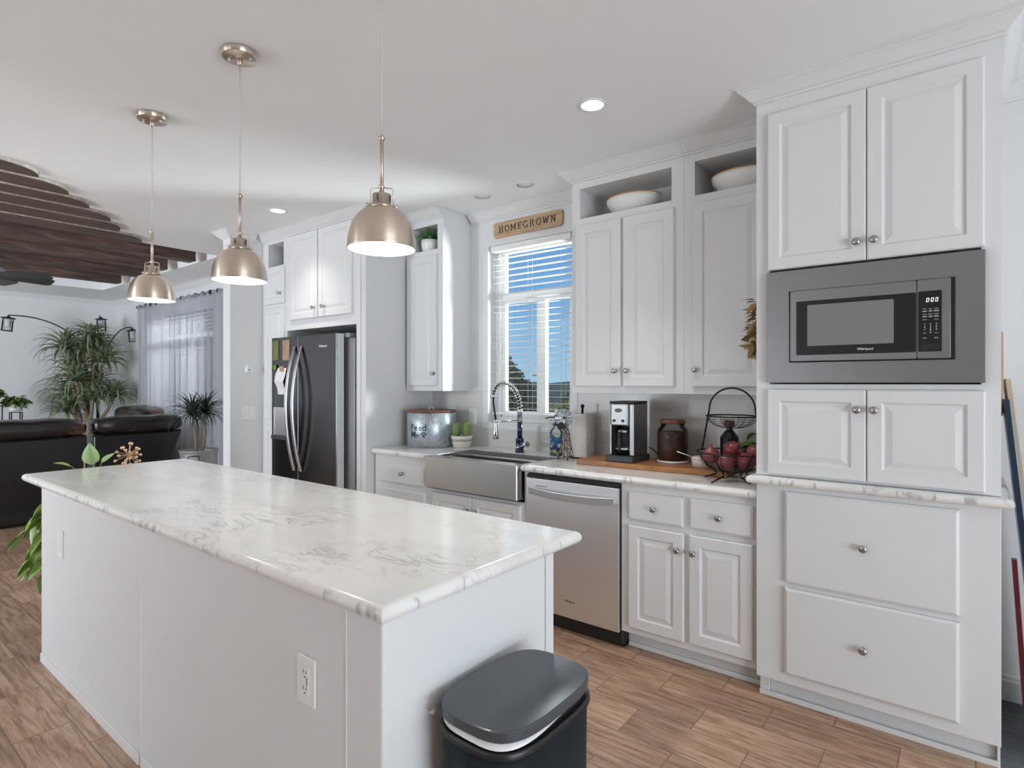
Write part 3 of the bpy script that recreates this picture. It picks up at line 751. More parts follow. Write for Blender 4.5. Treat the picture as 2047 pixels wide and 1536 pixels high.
# sink base, drawer base
t = thing('sink_cabinet', (-2.42, 3.0, 0), 'white cabinet with two doors under the steel farmhouse sink', 'cabinet')
b = MB(); b.box(-2.857, -2.006, 2.715, YW - 0.012, 0.10, 0.684); b.box(-2.030, -2.006, 2.715, YW - 0.012, 0.684, 0.872); obj('body', b, M['paint'], t, 0.0015)
b = MB(); b.box(-2.857, -2.006, 2.795, 2.81, 0, 0.099); obj('toe_kick', b, M['paint'], t)
door(t, -2.795, -2.438, 0.135, 0.667, 2.695, -2.470, 0.585, fw=0.053); door(t, -2.434, -2.048, 0.135, 0.667, 2.695, -2.402, 0.585, fw=0.053)
t = thing('drawer_base_cabinet', (-3.13, 3.0, 0), 'white base cabinet with stacked drawers left of the sink', 'cabinet')
b = MB(); b.box(-3.410, -2.859, 2.715, YW - 0.012, 0.10, 0.872); obj('body', b, M['paint'], t, 0.0015)
b = MB(); b.box(-3.410, -2.859, 2.795, 2.81, 0, 0.099); obj('toe_kick', b, M['paint'], t)
for z0, z1 in ((0.682, 0.815), (0.47, 0.644), (0.135, 0.44)):
    door(t, -3.338, -2.866, z0, z1, 2.695, -3.085, (z0 + z1) / 2 + 0.01, True, 'drawer')

# worktop along the wall, cut out round the sink
b = MB(); r = 0.02
def bull(b, x0, x1, y0, y1, zt, rl, rr_):
    rings = []
    for k in range(9):
        a = -pi / 2 + pi * k / 8; i = r * (1 - cos(a)); z = zt - r + r * sin(a)
        rings.append([(x0 + (i if rl else 0), y0 + i, z), (x1 - (i if rr_ else 0), y0 + i, z), (x1 - (i if rr_ else 0), y1, z), (x0 + (i if rl else 0), y1, z)])
    b.loops(rings)
bull(b, -3.418, -2.814, 2.680, YW - 0.011, 0.914, False, False)
bull(b, -2.038, -0.7135, 2.680, YW - 0.011, 0.914, True, False)
b.box(-2.8138, -2.0382, 3.128, YW - 0.011, 0.874, 0.914)
setp(obj('worktop', b, M['marble'], None, label='pale veined marble-look worktop along the wall beside the sink', origin=(-2.1, 3.0, 0.874)), None, 'countertop')

# farmhouse sink
t = thing('farmhouse_sink', (-2.425, 2.9, 0.70), 'stainless apron front farmhouse sink set into the worktop', 'sink')
SX0, SX1 = -2.812, -2.041
b = MB(); b.prism([(SX0, 2.65), (SX1 - 0.012, 2.65), (SX1 - 0.004, 2.653), (SX1, 2.660), (SX1, 2.7135), (SX0, 2.7135)], 0.704, 0.910, 'z'); obj('apron', b, M['sink'], t, 0.003)
b = MB()
b.box(SX0, SX1, 2.7137, 2.745, 0.890, 0.910); b.box(SX0, SX1, 3.10, 3.126, 0.890, 0.910); b.box(SX0, SX0 + 0.025, 2.745, 3.10, 0.890, 0.910); b.box(SX1 - 0.025, SX1, 2.745, 3.10, 0.890, 0.910)
b.box(SX0 + 0.02, SX0 + 0.0249, 2.745, 3.10, 0.70, 0.890); b.box(SX1 - 0.0249, SX1 - 0.02, 2.745, 3.10, 0.70, 0.890)
b.box(SX0 + 0.02, SX1 - 0.02, 2.741, 2.745, 0.70, 0.890); b.box(SX0 + 0.02, SX1 - 0.02, 3.10, 3.104, 0.70, 0.890); b.box(SX0 + 0.02, SX1 - 0.02, 2.741, 3.104, 0.694, 0.70)
obj('basin', b, M['sink'], t, 0.001)
b = MB(); b.box(SX0 + 0.025, SX1 - 0.025, 3.075, 3.0995, 0.868, 0.874); b.box(SX0 + 0.025, SX1 - 0.025, 2.7455, 2.765, 0.868, 0.874); obj('ledge', b, M['steel_lt'], t)
b = MB(); b.lathe([(0.045, 0), (0.045, 0.003), (0.03, 0.002), (0.02, -0.002)], (-2.42, 2.92, 0.7005)); obj('drain', b, M['chrome'], t)

# wall cabinets (upper)
UF, UB = 3.02, YW - 0.0012
def wall_cab(name, label, x0, x1, nx0, nx1, doors, left_crown, right_crown):
    t = thing(name, ((x0 + x1) / 2, 3.17, 1.336), label, 'cabinet')
    b = MB(); w = 0.018
    b.box(x0, x1, UF, UB, 1.336, 2.390)                       # closed lower box
    b.box(x0, nx0, UF, UB, 2.390, 2.582); b.box(nx1, x1, UF, UB, 2.390, 2.582); b.box(nx0, nx1, UB - 0.012, UB, 2.390, 2.582)
    b.box(nx0, nx1, UF, UB, 2.390, 2.399); b.box(x0, x1, UF, UB, 2.582, H - 0.002)
    obj('body', b, M['paint'], t)
    for (a, c, kx) in doors: door(t, a, c, 1.374, 2.356, 3.0, kx, 1.466, fw=0.056)
    path = [(x0, UF), (x1, UF)]
    if left_crown: path = [(x0, UB)] + path
    if right_crown: path = path + [(x1, UB)]
    crown_part(t, path)
    return t
wall_cab('kitchen_cabinet', 'narrow white wall cabinet left of the window with a plant in its top niche', -3.408, -3.010, -3.352, -3.068, [(-3.385, -3.066, -3.089)], False, False)
wall_cab('kitchen_cabinet', 'white double-door wall cabinet right of the window with a bowl in its niche', -1.890, -1.1795, -1.835, -1.249, [(-1.858, -1.553, -1.582), (-1.535, -1.230, -1.506)], True, False)
wall_cab('kitchen_cabinet', 'white single-door wall cabinet beside the microwave tower with a bowl in its niche', -1.1785, -0.7135, -1.120, -0.7905, [(-1.128, -0.755, -1.108)], False, False)

# fridge surround and pantry
t = thing('fridge_surround_cabinet', (-3.95, 3.0, 0), 'white cabinet over the fridge with two doors and a full height side panel', 'cabinet')
b = MB(); b.box(-4.478, -3.422, 2.64, YW - 0.002, 1.835, H - 0.002); b.box(-3.527, -3.422, 2.64, YW - 0.002, 0.0, 1.835); obj('body', b, M['paint'], t)
b = MB(); b.box(-3.523, -3.478, 2.632, 2.6398, 0.0, 2.62); obj('face_stile', b, M['paint'], t, 0.002)
door(t, -4.410, -4.013, 1.916, 2.616, 2.62, -4.050, 1.996); door(t, -4.000, -3.573, 1.916, 2.618, 2.62, -3.922, 1.996)
crown_part(t, [(-4.478, 2.64), (-3.422, 2.64), (-3.422, 2.942)])
t = thing('pantry_cabinet', (-4.675, 3.0, 0), 'narrow white pantry cabinet with a small top niche left of the fridge', 'cabinet')
PX0, PX1 = -4.874, -4.479
b = MB(); b.box(PX0, PX1, 2.64, YW - 0.002, 0.0, 2.405); b.box(PX0, -4.778, 2.64, YW - 0.002, 2.405, 2.602); b.box(-4.531, PX1, 2.64, YW - 0.002, 2.405, 2.602)
b.box(-4.778, -4.531, 2.97, YW - 0.002, 2.405, 2.602); b.box(PX0, PX1, 2.64, YW - 0.002, 2.602, H - 0.002); obj('body', b, M['paint'], t)
door(t, -4.815, -4.500, 2.074, 2.393, 2.62, -4.552, 2.160); door(t, -4.815, -4.500, 1.080, 2.044, 2.62, -4.552, 1.20); door(t, -4.815, -4.500, 0.13, 1.028, 2.62, -4.552, 0.93)
crown_part(t, [(PX0, 2.64), (PX1, 2.64)])
# ------------------------------------------------------------------ refrigerator
t = thing('refrigerator', (-4.1, 2.95, 0), 'tall side-by-side stainless fridge with two bowed bar handles', 'refrigerator')
b = MB(); b.box(-4.474, -3.560, 2.645, 3.27, 0.02, 1.735); obj('body', b, M['grey_panel'], t, 0.006)
b = MB(); b.box(-4.55, -3.57, 2.66, 2.70, 0.0, 0.075); obj('kick_grille', b, M['black'], t)
def fdoor(x0, x1):
    b = MB(); b.prism([(x0, 2.55), (x1, 2.55), (x1, 2.555), (x1 - 0.004, 2.616), (x0 + 0.004, 2.616), (x0, 2.555)], 0.085, 1.771, 'z')
    return obj('door', b, M['steel_v'], t, 0.004)
fl = fdoor(-4.562, -4.166); fr = fdoor(-4.158, -3.654)
for hx in (-3.70, -4.47):
    b = MB(); b.box(hx, hx + 0.1, 2.622, 2.70, 1.7365, 1.772); obj('hinge_cover', b, M['grey_panel'], t, 0.004)
b = MB(); b.box(-3.6535, -3.6495, 2.556, 2.614, 0.09, 1.766); obj('door_highlight', b, M['edge_hl'], fr, 0.001, label='bright reflection on the fridge door side, set as a pale strip')  # strip added for the bright reflection on the door side
def fhandle(par, xe, bow):
    """bowed flat bar: ends meet the door, the middle stands off"""
    b = MB(); n = 24; R0 = []
    for k in range(n + 1):
        s_ = k / n; z = 0.693 + s_ * (1.686 - 0.693); q = 1 - (2 * s_ - 1) ** 2
        y = 2.546 - 0.075 * q; x = xe + bow * q
        R0.append([(x - 0.017, y - 0.012, z), (x + 0.017, y - 0.012, z), (x + 0.017, y + 0.003, z), (x - 0.017, y + 0.003, z)])
    b.loops(R0); return obj('handle', b, M['steel_lt'], par, 0.003)
fhandle(fl, -4.205, 0.0); fhandle(fr, -4.112, 0.0)
b = MB(); b.box(-4.527, -4.320, 2.5460, 2.5495, 1.195, 1.345); d = obj('dispenser_panel', b, M['gloss_black'], fl, 0.002)
b = MB()
ring_rect(b, -4.530, -4.318, 0.930, 1.194, 2.5460, 2.5495, 0.012); b.box(-4.518, -4.330, 2.5490, 2.5497, 0.942, 1.182)
obj('dispenser_recess', b, M['steel_lt'], fl)
b = MB(); b.box(-4.530, -4.318, 2.525, 2.5459, 0.930, 0.966); obj('drip_tray', b, M['dkgrey'], fl, 0.003)
b = MB(); b.join(text_mb('Whirlpool', 0.0250, 0.0004, bold=0.0004), facing_front(-3.826, 2.5494, 1.677)); obj('logo', b, M['print'], fr)

def fmag(name, mb, m, label, cat, group=None, bevel=0):
    return setp(obj(name, mb, m, None, bevel), label, cat, group)
b = MB(); b.box(-4.540, -4.452, 2.5460, 2.5490, 1.585, 1.745); fmag('photo_magnet', b, M['photo_g'], 'small green-toned photo magnet in the top corner of the fridge door', 'photo')
b = MB(); b.box(-4.388, -4.284, 2.5460, 2.5490, 1.580, 1.746); fmag('photo_magnet', b, M['photo_b'], 'dark brown photo magnet near the left fridge handle', 'photo')
b = MB(); b.ball((-4.495, 2.540, 1.522), 0.024, 0.008, 0.026, 12, 8, f=lambda q: 1 + 0.15 * sin(9 * math.atan2(q[2], q[0]))); fmag('fruit_magnet', b, M['green'], 'little round green magnet beside the paper note on the fridge', 'magnet')
t = thing('paper_note', (-4.40, 2.545, 1.52), 'white folded paper note hanging from a wood clip on the fridge door', 'paper')
b = MB(); pr = [(2.5470, 1.520), (2.536, 1.46), (2.528, 1.405), (2.541, 1.350), (2.5465, 1.295)]
b.loops([[(-4.458 - 0.025 * (k in (1, 2)), y, z), (-4.330 - 0.02 * (k in (2, 3)), y, z), (-4.330 - 0.02 * (k in (2, 3)), y + 0.0012, z), (-4.458 - 0.025 * (k in (1, 2)), y + 0.0012, z)] for k, (y, z) in enumerate(pr)])
obj('sheet', b, M['paper'], t)
b = MB(); b.box(-4.418, -4.362, 2.5355, 2.5465, 1.490, 1.532); obj('clip', b, M['rawood'], t, 0.002)
def bagclip(z, m, label):
    b = MB(); x = -3.5535; yc = 2.70
    Rz = Matrix.Translation((x, yc, z))
    for a in (-18, 16):
        b.box(-0.005, 0.005, -0.009, 0.009, -0.058, 0.040, 0, Rz @ Matrix.Rotation(radians(a), 4, 'X'))
    b.box(-0.006, 0.0055, -0.018, 0.018, 0.0, 0.045, 0, Rz)
    for dy in (-0.020, 0.022):
        b.box(-0.0065, 0.006, dy - 0.011, dy + 0.011, -0.064, -0.040, 0, Rz)
    return fmag('bag_clip', b, m, label, 'clip', 'clips on the side of the fridge', 0.003)
bagclip(1.655, M['wclip'], 'white plastic bag clip on the side of the fridge')
bagclip(1.555, M['coral'], 'coral red bag clip below the white clip on the fridge side')

# ------------------------------------------------------------------ niche contents
def bowl(x, label):
    t = thing('bowl', (x, 3.16, 2.40), label, 'bowl', 'bowls in the cabinet niches')
    b = MB(); pr = [(0.06, 0.0), (0.075, 0.0), (0.125, 0.035), (0.155, 0.075), (0.160, 0.102), (0.152, 0.103), (0.147, 0.075), (0.115, 0.04), (0.05, 0.012)]
    S = Matrix.Translation((x, 3.16, 2.40)) @ Matrix.Diagonal((1.06, 0.80, 1, 1))
    b.lathe(pr, M=S, seg=40); obj('body', b, M['white_cer'], t)
    b = MB(); b.tube([(x + 1.06 * 0.1565 * cos(a), 3.16 + 0.8 * 0.1565 * sin(a), 2.5035) for a in [2 * pi * k / 40 for k in range(40)]], 0.0045, 8, closed=True)
    obj('rim', b, M['bamboo'], t, label='tan rim')
bowl(-1.545, 'white bowl with a tan rim in the niche above the double-door cabinet')
bowl(-0.905, 'white tan-rimmed bowl in the niche next to the microwave tower')

def strap(b, base, az, length, width, rise, droop, n=7, twist=0.0, fold=0.25, mi=0):
    """a long strap leaf that arches over"""
    p = Vector(base); d = Vector((cos(az), sin(az), 0)); side = Vector((-sin(az), cos(az), 0))
    el = rise; prev = None; vs = []; fs = []
    step = length / n
    for k in range(n + 1):
        s_ = k / n
        w = width * (0.55 + 0.45 * sin(pi * min(1, s_ * 1.3 + 0.1))) * (1 - s_ ** 2.2) + 0.0006
        c = p.copy()
        nrm = Vector((-sin(el) * d.x, -sin(el) * d.y, cos(el)))
        vs += [tuple(c + side * w / 2 + nrm * w * fold), tuple(c), tuple(c - side * w / 2 + nrm * w * fold)]
        if k:
            a = 3 * (k - 1); q = 3 * k
            fs += [(a, a + 1, q + 1, q), (a + 1, a + 2, q + 2, q + 1)]
        p = p + (d * cos(el) + Vector((0, 0, 1)) * sin(el)) * step
        el -= droop / n * (0.5 + s_)
    b.add(vs, fs, mi, True)
def rosette(b, c, n, length, width, seed, lo=0.1, hi=1.4, droop=2.2, mi=0, lim=None):
    r = random.Random(seed)
    for k in range(n):
        u = (k + 0.5) / n
        el = lo + (hi - lo) * u + r.uniform(-0.12, 0.12)
        az = k * 2.39996 + r.uniform(-0.25, 0.25)
        L = length * (0.75 + 0.35 * r.random()) * (1.0 - 0.18 * abs(u - 0.5))
        strap(b, (c[0] + 0.012 * cos(az), c[1] + 0.012 * sin(az), c[2] + 0.05 * length * u), az, L, width * r.uniform(0.8, 1.1), el, droop * r.uniform(0.75, 1.2), 7, 0, 0.22, mi)
    if lim: b.v = [(max(p[0], lim[0]), min(p[1], lim[1]), max(p[2], lim[2])) for p in b.v]
def ovate(b, p, az, el, L, W, curl=0.5, roll=0.0, mi=0, n=5):
    d = Vector((cos(az) * cos(el), sin(az) * cos(el), sin(el))); up = Vector((0, 0, 1)) if abs(d.z) < 0.95 else Vector((cos(az), sin(az), 0))
    side = d.cross(up).normalized(); nrm = side.cross(d).normalized()
    R = Matrix.Rotation(roll, 3, d); side = R @ side; nrm = R @ nrm
    p = Vector(p); vs = []; fs = []
    for k in range(n + 1):
        s_ = k / n; w = W * (sin(pi * s_ ** 0.72)) ** 0.9 * 0.5 + 0.0005
        c = p + d * (L * s_) - nrm * (L * curl * s_ * s_ * 0.5)
        vs += [tuple(c - side * w + nrm * w * 0.35), tuple(c), tuple(c + side * w + nrm * w * 0.35)]
        if k:
            a = 3 * (k - 1); q = 3 * k
            fs += [(a, a + 1, q + 1, q), (a + 1, a + 2, q + 2, q + 1)]
    b.add(vs, fs, mi, True)

t = thing('potted_succulent', (-3.215, 3.09, 2.40), 'small green succulent in a ribbed white pot in the niche left of the window', 'plant')
b = MB(); seg = 28; rings = []
for r0, z in ((0.050, 0), (0.062, 0.02), (0.070, 0.06), (0.070, 0.090), (0.062, 0.092), (0.06, 0.075)):
    rings.append([(-3.215 + (r0 + 0.002 * (i % 2)) * cos(2 * pi * i / seg), 3.09 + (r0 + 0.002 * (i % 2)) * sin(2 * pi * i / seg), 2.40 + z) for i in range(seg)])
b.loops(rings, smooth=True); obj('pot', b, M['white_cer'], t)
b = MB(); rosette(b, (-3.215, 3.09, 2.470), 26, 0.165, 0.034, 5, 0.2, 1.45, 1.1); obj('leaves', b, M['leaf_s'], t)
t = thing('pitcher', (-4.635, 2.80, 2.406), 'pale grey round pitcher with a gold handle in the small pantry niche', 'pitcher')
b = MB(); b.ball((-4.635, 2.80, 2.483), 0.082, 0.080, 0.075, 24, 14); b.lathe([(0.04, 0), (0.045, 0.004), (0.04, 0.02)], (-4.635, 2.80, 2.4065)); obj('body', b, M['terra'], t)
b = MB(); b.tube([(-4.635 + 0.040 * cos(a), 2.78, 2.55 + 0.034 * sin(a)) for a in [pi * k / 10 for k in range(11)]], 0.005, 8); obj('handle', b, M['gold'], t)
b = MB(); b.tube([(-4.58, 2.79, 2.47), (-4.555, 2.785, 2.485), (-4.543, 2.78, 2.507)], [0.016, 0.012, 0.009], 10); obj('spout', b, M['terra'], t)

# ------------------------------------------------------------------ wooden sign
t = thing('wooden_sign', (-2.452, 3.30, 2.535), 'wooden plank sign with dark lettering on the wall above the window', 'sign')
b = MB(); b.prism(rounded(-2.758, -2.146, 2.478, 2.592, 0.022), 3.301, 3.3195, 'y'); obj('plank', b, M['sign'], t, 0.003)
# slab-serif letters from bars and arcs, built in a unit cell (width w, height 1)
def letters(text, h, gap):
    b = MB(); x = 0; S = 0.13; T = 0.07
    def bar(x0, z0, x1, z1, w):
        d = Vector((x1 - x0, z1 - z0)); n = Vector((-d.y, d.x)).normalized() * w / 2
        q = [(x0 + n.x, z0 + n.y), (x1 + n.x, z1 + n.y), (x1 - n.x, z1 - n.y), (x0 - n.x, z0 - n.y)]
        b.loops([[((x + u) * h, -0.001, v * h) for u, v in q], [((x + u) * h, 0.0008, v * h) for u, v in q]])
    def ser(cx, z, w=0.30): bar(cx - w / 2, z, cx + w / 2, z, T)
    def arc(cx, cz, rx, rz, a0, a1, w, n=18):
        for k in range(n):
            a, c = radians(a0 + (a1 - a0) * k / n), radians(a0 + (a1 - a0) * (k + 1) / n)
            q = [(cx + (rx + s * w / 2) * cos(t_), cz + (rz + s * w / 2) * sin(t_)) for t_, s in ((a, 1), (c, 1), (c, -1), (a, -1))]
            b.loops([[((x + u) * h, -0.001, v * h) for u, v in q], [((x + u) * h, 0.0008, v * h) for u, v in q]])
    for ch in text:
        if ch == 'H':
            w = 0.86
            for cx in (0.2, 0.66): bar(cx, 0, cx, 1, S); ser(cx, T / 2); ser(cx, 1 - T / 2)
            bar(0.2, 0.5, 0.66, 0.5, T * 1.2)
        elif ch == 'O': w = 0.86; arc(0.43, 0.5, 0.33, 0.44, 0, 360, S * 0.95, 28)
        elif ch == 'M':
            w = 1.02
            for cx in (0.18, 0.84): bar(cx, 0, cx, 1, S * 0.95); ser(cx, T / 2, 0.28)
            ser(0.14, 1 - T / 2, 0.22); ser(0.88, 1 - T / 2, 0.22); bar(0.18, 0.98, 0.51, 0.2, S * 0.9); bar(0.84, 0.98, 0.51, 0.2, S * 0.9)
        elif ch == 'E':
            w = 0.78; bar(0.22, 0, 0.22, 1, S); bar(0.08, T / 2, 0.68, T / 2, T); bar(0.08, 1 - T / 2, 0.66, 1 - T / 2, T); bar(0.22, 0.5, 0.5, 0.5, T)
            bar(0.65, 0, 0.65, 0.25, T); bar(0.63, 0.76, 0.63, 1, T); bar(0.5, 0.39, 0.5, 0.61, T)
        elif ch == 'G':
            w = 0.90; arc(0.44, 0.5, 0.33, 0.44, 42, 318, S * 0.95, 24); bar(0.71, 0.08, 0.71, 0.42, S); bar(0.52, 0.42, 0.84, 0.42, T); bar(0.70, 0.76, 0.70, 0.98, T)
        elif ch == 'R':
            w = 0.92; bar(0.22, 0, 0.22, 1, S); ser(0.22, T / 2); bar(0.08, 1 - T / 2, 0.46, 1 - T / 2, T); bar(0.22, 0.48, 0.46, 0.48, T)
            arc(0.46, 0.73, 0.19, 0.22, -90, 90, S * 0.9, 12); bar(0.46, 0.47, 0.74, 0.03, S * 0.9); ser(0.78, T / 2, 0.2)
        elif ch == 'W':
            w = 1.08; bar(0.14, 0.98, 0.34, 0.03, S * 0.9); bar(0.34, 0.03, 0.54, 0.85, S * 0.8); bar(0.54, 0.85, 0.74, 0.03, S * 0.8); bar(0.74, 0.03, 0.94, 0.98, S * 0.9)
            ser(0.15, 1 - T / 2, 0.27); ser(0.93, 1 - T / 2, 0.27)
        elif ch == 'N':
            w = 0.92; bar(0.2, 0, 0.2, 1, S * 0.9); bar(0.72, 0, 0.72, 1, S * 0.9); bar(0.2, 0.98, 0.72, 0.03, S); ser(0.2, T / 2); ser(0.14, 1 - T / 2, 0.2); ser(0.72, 1 - T / 2)
        x += w + gap
    return b, x * h - gap * h
lb, lw = letters('HOMEGROWN', 0.050, 0.13)
k_ = 0.515 / lw
b = MB(); b.join(lb, Matrix.Translation((-2.452 - 0.2575, 3.3003, 2.512)) @ Matrix.Diagonal((k_, 1, 1, 1))); obj('lettering', b, M['ink'], t)

# ------------------------------------------------------------------ wall plates
def plate(name, label, x0, x1, z0, z1, kind, y=3.3095, group=None):
    t = thing(name, ((x0 + x1) / 2, y, z0), label, 'switch' if kind == 'rocker' else 'outlet', group)
    b = MB(); b.prism(rounded(x0, x1, z0, z1, 0.004, 3), y - 0.006, y, 'y'); obj('plate', b, M['white_pl'], t, 0.002)
    cx, cz = (x0 + x1) / 2, (z0 + z1) / 2
    b = MB(); b.box(cx - 0.0165, cx + 0.0165, y - 0.008, y - 0.0061, cz - 0.033, cz + 0.033); obj('rocker' if kind == 'rocker' else 'receptacle', b, M['white_pl'], t, 0.001)
    if kind == 'duplex':
        b = MB()
        for dz in (-0.020, 0.020):
            b.box(cx - 0.0075, cx - 0.0055, y - 0.0084, y - 0.0079, cz + dz - 0.002, cz + dz + 0.007); b.box(cx + 0.0045, cx + 0.0065, y - 0.0084, y - 0.0079, cz + dz - 0.001, cz + dz + 0.006)
            b.box(cx - 0.002, cx + 0.002, y - 0.0084, y - 0.0079, cz + dz - 0.0115, cz + dz - 0.0075)
        b.box(cx + 0.008, cx + 0.0105, y - 0.0084, y - 0.0079, cz - 0.010, cz + 0.010)
        obj('slots', b, M['slot'], t)
    return t
plate('rocker_switch', 'white wall plate on the tiles partly behind the metal canister', -3.232, -3.156, 1.078, 1.196, 'rocker')
plate('rocker_switch', 'white rocker switch plate on the tiles behind the cactus pot', -3.012, -2.936, 1.078, 1.196, 'rocker')
plate('rocker_switch', 'white rocker switch plate on the tiles beside the coffee maker', -1.846, -1.770, 1.081, 1.202, 'rocker')
t = thing('light_switch', (-4.876, 2.51, 1.07), 'white double switch plate on the wall stub left of the pantry', 'switch')
b = MB(); b.box(-4.8755, -4.870, 2.452, 2.566, 1.075, 1.192); obj('plate', b, M['white_pl'], t, 0.002)
for y in (2.486, 2.532):
    b = MB(); b.box(-4.8698, -4.867, y - 0.0165, y + 0.0165, 1.100, 1.166); obj('rocker', b, M['white_pl'], t, 0.001)
t = thing('plug_in_sensor', (-4.876, 2.50, 1.49), 'tiny white plug-in sensor on the wall stub above the light switch', 'sensor')
b = MB(); b.box(-4.8755, -4.845, 2.480, 2.528, 1.485, 1.53); b.box(-4.8755, -4.852, 2.490, 2.520, 1.53, 1.552); obj('housing', b, M['white_pl'], t, 0.003)
b = MB(); b.lathe([(0.006, 0), (0.006, 0.002)], M=Matrix.Translation((-4.845, 2.504, 1.51)) @ Matrix.Rotation(radians(90), 4, 'Y'), seg=12); obj('eye', b, M['slot'], t)

# ------------------------------------------------------------------ worktop objects, left of the sink
CT = 0.9146
CX, CY, CRAD = -3.205, 3.09, 0.186
t = thing('metal_canister', (CX, CY, CT), 'round galvanised metal canister with painted words and a wooden lid', 'canister')
b = MB(); b.lathe([(0.180, 0), (0.185, 0.004), (0.185, 0.255), (0.180, 0.259), (0.170, 0.259)], (CX, CY, CT), 48); obj('body', b, M['galv'], t)
b = MB(); b.lathe([(0.187, 0), (0.191, 0.003), (0.191, 0.011), (0.186, 0.015)], (CX, CY, CT + 0.2592), 48); ld = obj('lid', b, M['walnut'], t, label='dark wooden lid')
b = MB(); b.box(CX - 0.028, CX + 0.028, CY - 0.006, CY + 0.006, CT + 0.2925, CT + 0.3); b.box(CX - 0.028, CX - 0.022, CY - 0.005, CY + 0.005, CT + 0.2744, CT + 0.2925); b.box(CX + 0.022, CX + 0.028, CY - 0.005, CY + 0.005, CT + 0.2744, CT + 0.2925)
obj('lid_handle', b, M['steel_lt'], ld, 0.002)
def wrap(mb, cx, cy, r, az, z):      # lay a flat text (x right, y up) on a standing cylinder, centred on azimuth az
    o = MB()
    for x, y, d in mb.v:
        a = az + x / r; rr_ = r + d
        o.v.append((cx + rr_ * cos(a), cy + rr_ * sin(a), z + y))
    o.f = mb.f; o.mi = mb.mi; o.sm = mb.sm
    return o
AZ = math.atan2(0 - CY, 0 - CX) - radians(38)   # lettering sits left of the side that faces the room
b = MB()
b.join(wrap(text_mb('Feed', 0.066, 0.0006, 'LEFT', bold=0.0008, spacing=1.12), CX, CY, CRAD, AZ - 0.28, CT + 0.148))
b.join(wrap(text_mb('Me', 0.066, 0.0006, 'LEFT', bold=0.0008, spacing=1.08), CX, CY, CRAD, AZ - 0.28, CT + 0.095))
obj('lettering', b, M['navyink'] if 'navyink' in M else M['ink_n'] if 'ink_n' in M else M['navy'], t)
b = MB(); pm = MB()
def disc(mb, cx, cy, rx, ry, rot=0, n=16):
    p = []
    for k in range(n):
        a = 2 * pi * k / n; u, v = rx * cos(a), ry * sin(a)
        p.append((cx + u * cos(rot) - v * sin(rot), cy + u * sin(rot) + v * cos(rot)))
    mb.loops([[(u, v, -0.0006) for u, v in p], [(u, v, 0.0006) for u, v in p]])
disc(pm, 0, -0.010, 0.013, 0.010)
for u, v, ro in ((-0.017, 0.004, 0.5), (-0.007, 0.014, 0.2), (0.006, 0.014, -0.2), (0.017, 0.005, -0.5)): disc(pm, u, v, 0.0048, 0.0072, ro)
b.join(wrap(pm, CX, CY, CRAD, AZ + 0.345, CT + 0.096)); obj('paw_print', b, M['navy'], t)

t = thing('cactus_pot', (-2.935, 3.14, CT), 'two green cacti in a striped cream pot next to the metal canister', 'plant')
PX, PY = -2.935, 3.14
b = MB(); b.lathe([(0.058, 0), (0.064, 0.003), (0.079, 0.072), (0.081, 0.082), (0.081, 0.089), (0.076, 0.089), (0.073, 0.078)], (PX, PY, CT), 36); po = obj('pot', b, M['cream'], t)
b = MB()
for z0, r0 in ((0.050, 0.0752), (0.059, 0.0772)):
    b.lathe([(r0 - 0.002, z0), (r0 + 0.0006, z0), (r0 + 0.0014, z0 + 0.0035), (r0 - 0.002, z0 + 0.0035)], (PX, PY, CT), 36)
obj('stripes', b, M['ink'], po)
b = MB(); b.lathe([(0.072, 0), (0.03, 0.004), (0.001, 0.005)], (PX, PY, CT + 0.078), 24); obj('soil', b, M['soil'], t)
for (cx, cy, h_) in ((PX - 0.034, PY - 0.02, 0.105), (PX + 0.040, PY + 0.018, 0.117)):
    b = MB(); rings = []; seg = 30
    for k in range(13):
        s_ = k / 12; rr_ = 0.027 * (0.86 + 0.14 * min(1, s_ * 4)) * (1 if s_ < 0.8 else max(0.02, math.sqrt(max(0, 1 - ((s_ - 0.8) / 0.2) ** 2))))
        rings.append([(cx + rr_ * (1 + 0.10 * cos(10 * 2 * pi * i / seg)) * cos(2 * pi * i / seg), cy + rr_ * (1 + 0.10 * cos(10 * 2 * pi * i / seg)) * sin(2 * pi * i / seg), CT + 0.079 + h_ * s_) for i in range(seg)])
    b.loops(rings, smooth=True); cs = obj('cactus_stem', b, M['cactus'], t)
    b = MB(); b.ball((cx, cy, CT + 0.079 + h_), 0.008, 0.008, 0.005, 8, 6); obj('cactus_tip', b, M['walnut'], cs)

# ------------------------------------------------------------------ spring faucet
FX, FY = -2.40, 3.155
t = thing('kitchen_faucet', (FX, FY, CT), 'tall spring-neck kitchen faucet, navy below and chrome above, behind the sink', 'faucet')
b = MB(); b.lathe([(0.034, 0), (0.034, 0.010), (0.028, 0.013), (0.027, 0.082), (0.029, 0.086), (0.029, 0.096), (0.019, 0.1)], (FX, FY, CT), 28); obj('base', b, M['navy'], t)
b = MB(); b.lathe([(0.0175, 0.1002), (0.0175, 0.21)], (FX, FY, CT), 24); obj('lower_post', b, M['navy2'] if 'navy2' in M else M['navy'], t)
b = MB(); b.lathe([(0.0185, 0.2102), (0.0185, 0.28), (0.020, 0.286), (0.018, 0.298), (0.012, 0.3)], (FX, FY, CT), 24); obj('post', b, M['chrome'], t)
path = []
for k in range(41):
    s_ = k / 40
    P0, P1, P2, P3 = Vector((FX, FY, 1.21)), Vector((FX, FY - 0.0, 1.40)), Vector((FX, 2.905, 1.455)), Vector((FX, 2.868, 1.312))
    path.append((1 - s_) ** 3 * P0 + 3 * (1 - s_) ** 2 * s_ * P1 + 3 * (1 - s_) * s_ * s_ * P2 + s_ ** 3 * P3)
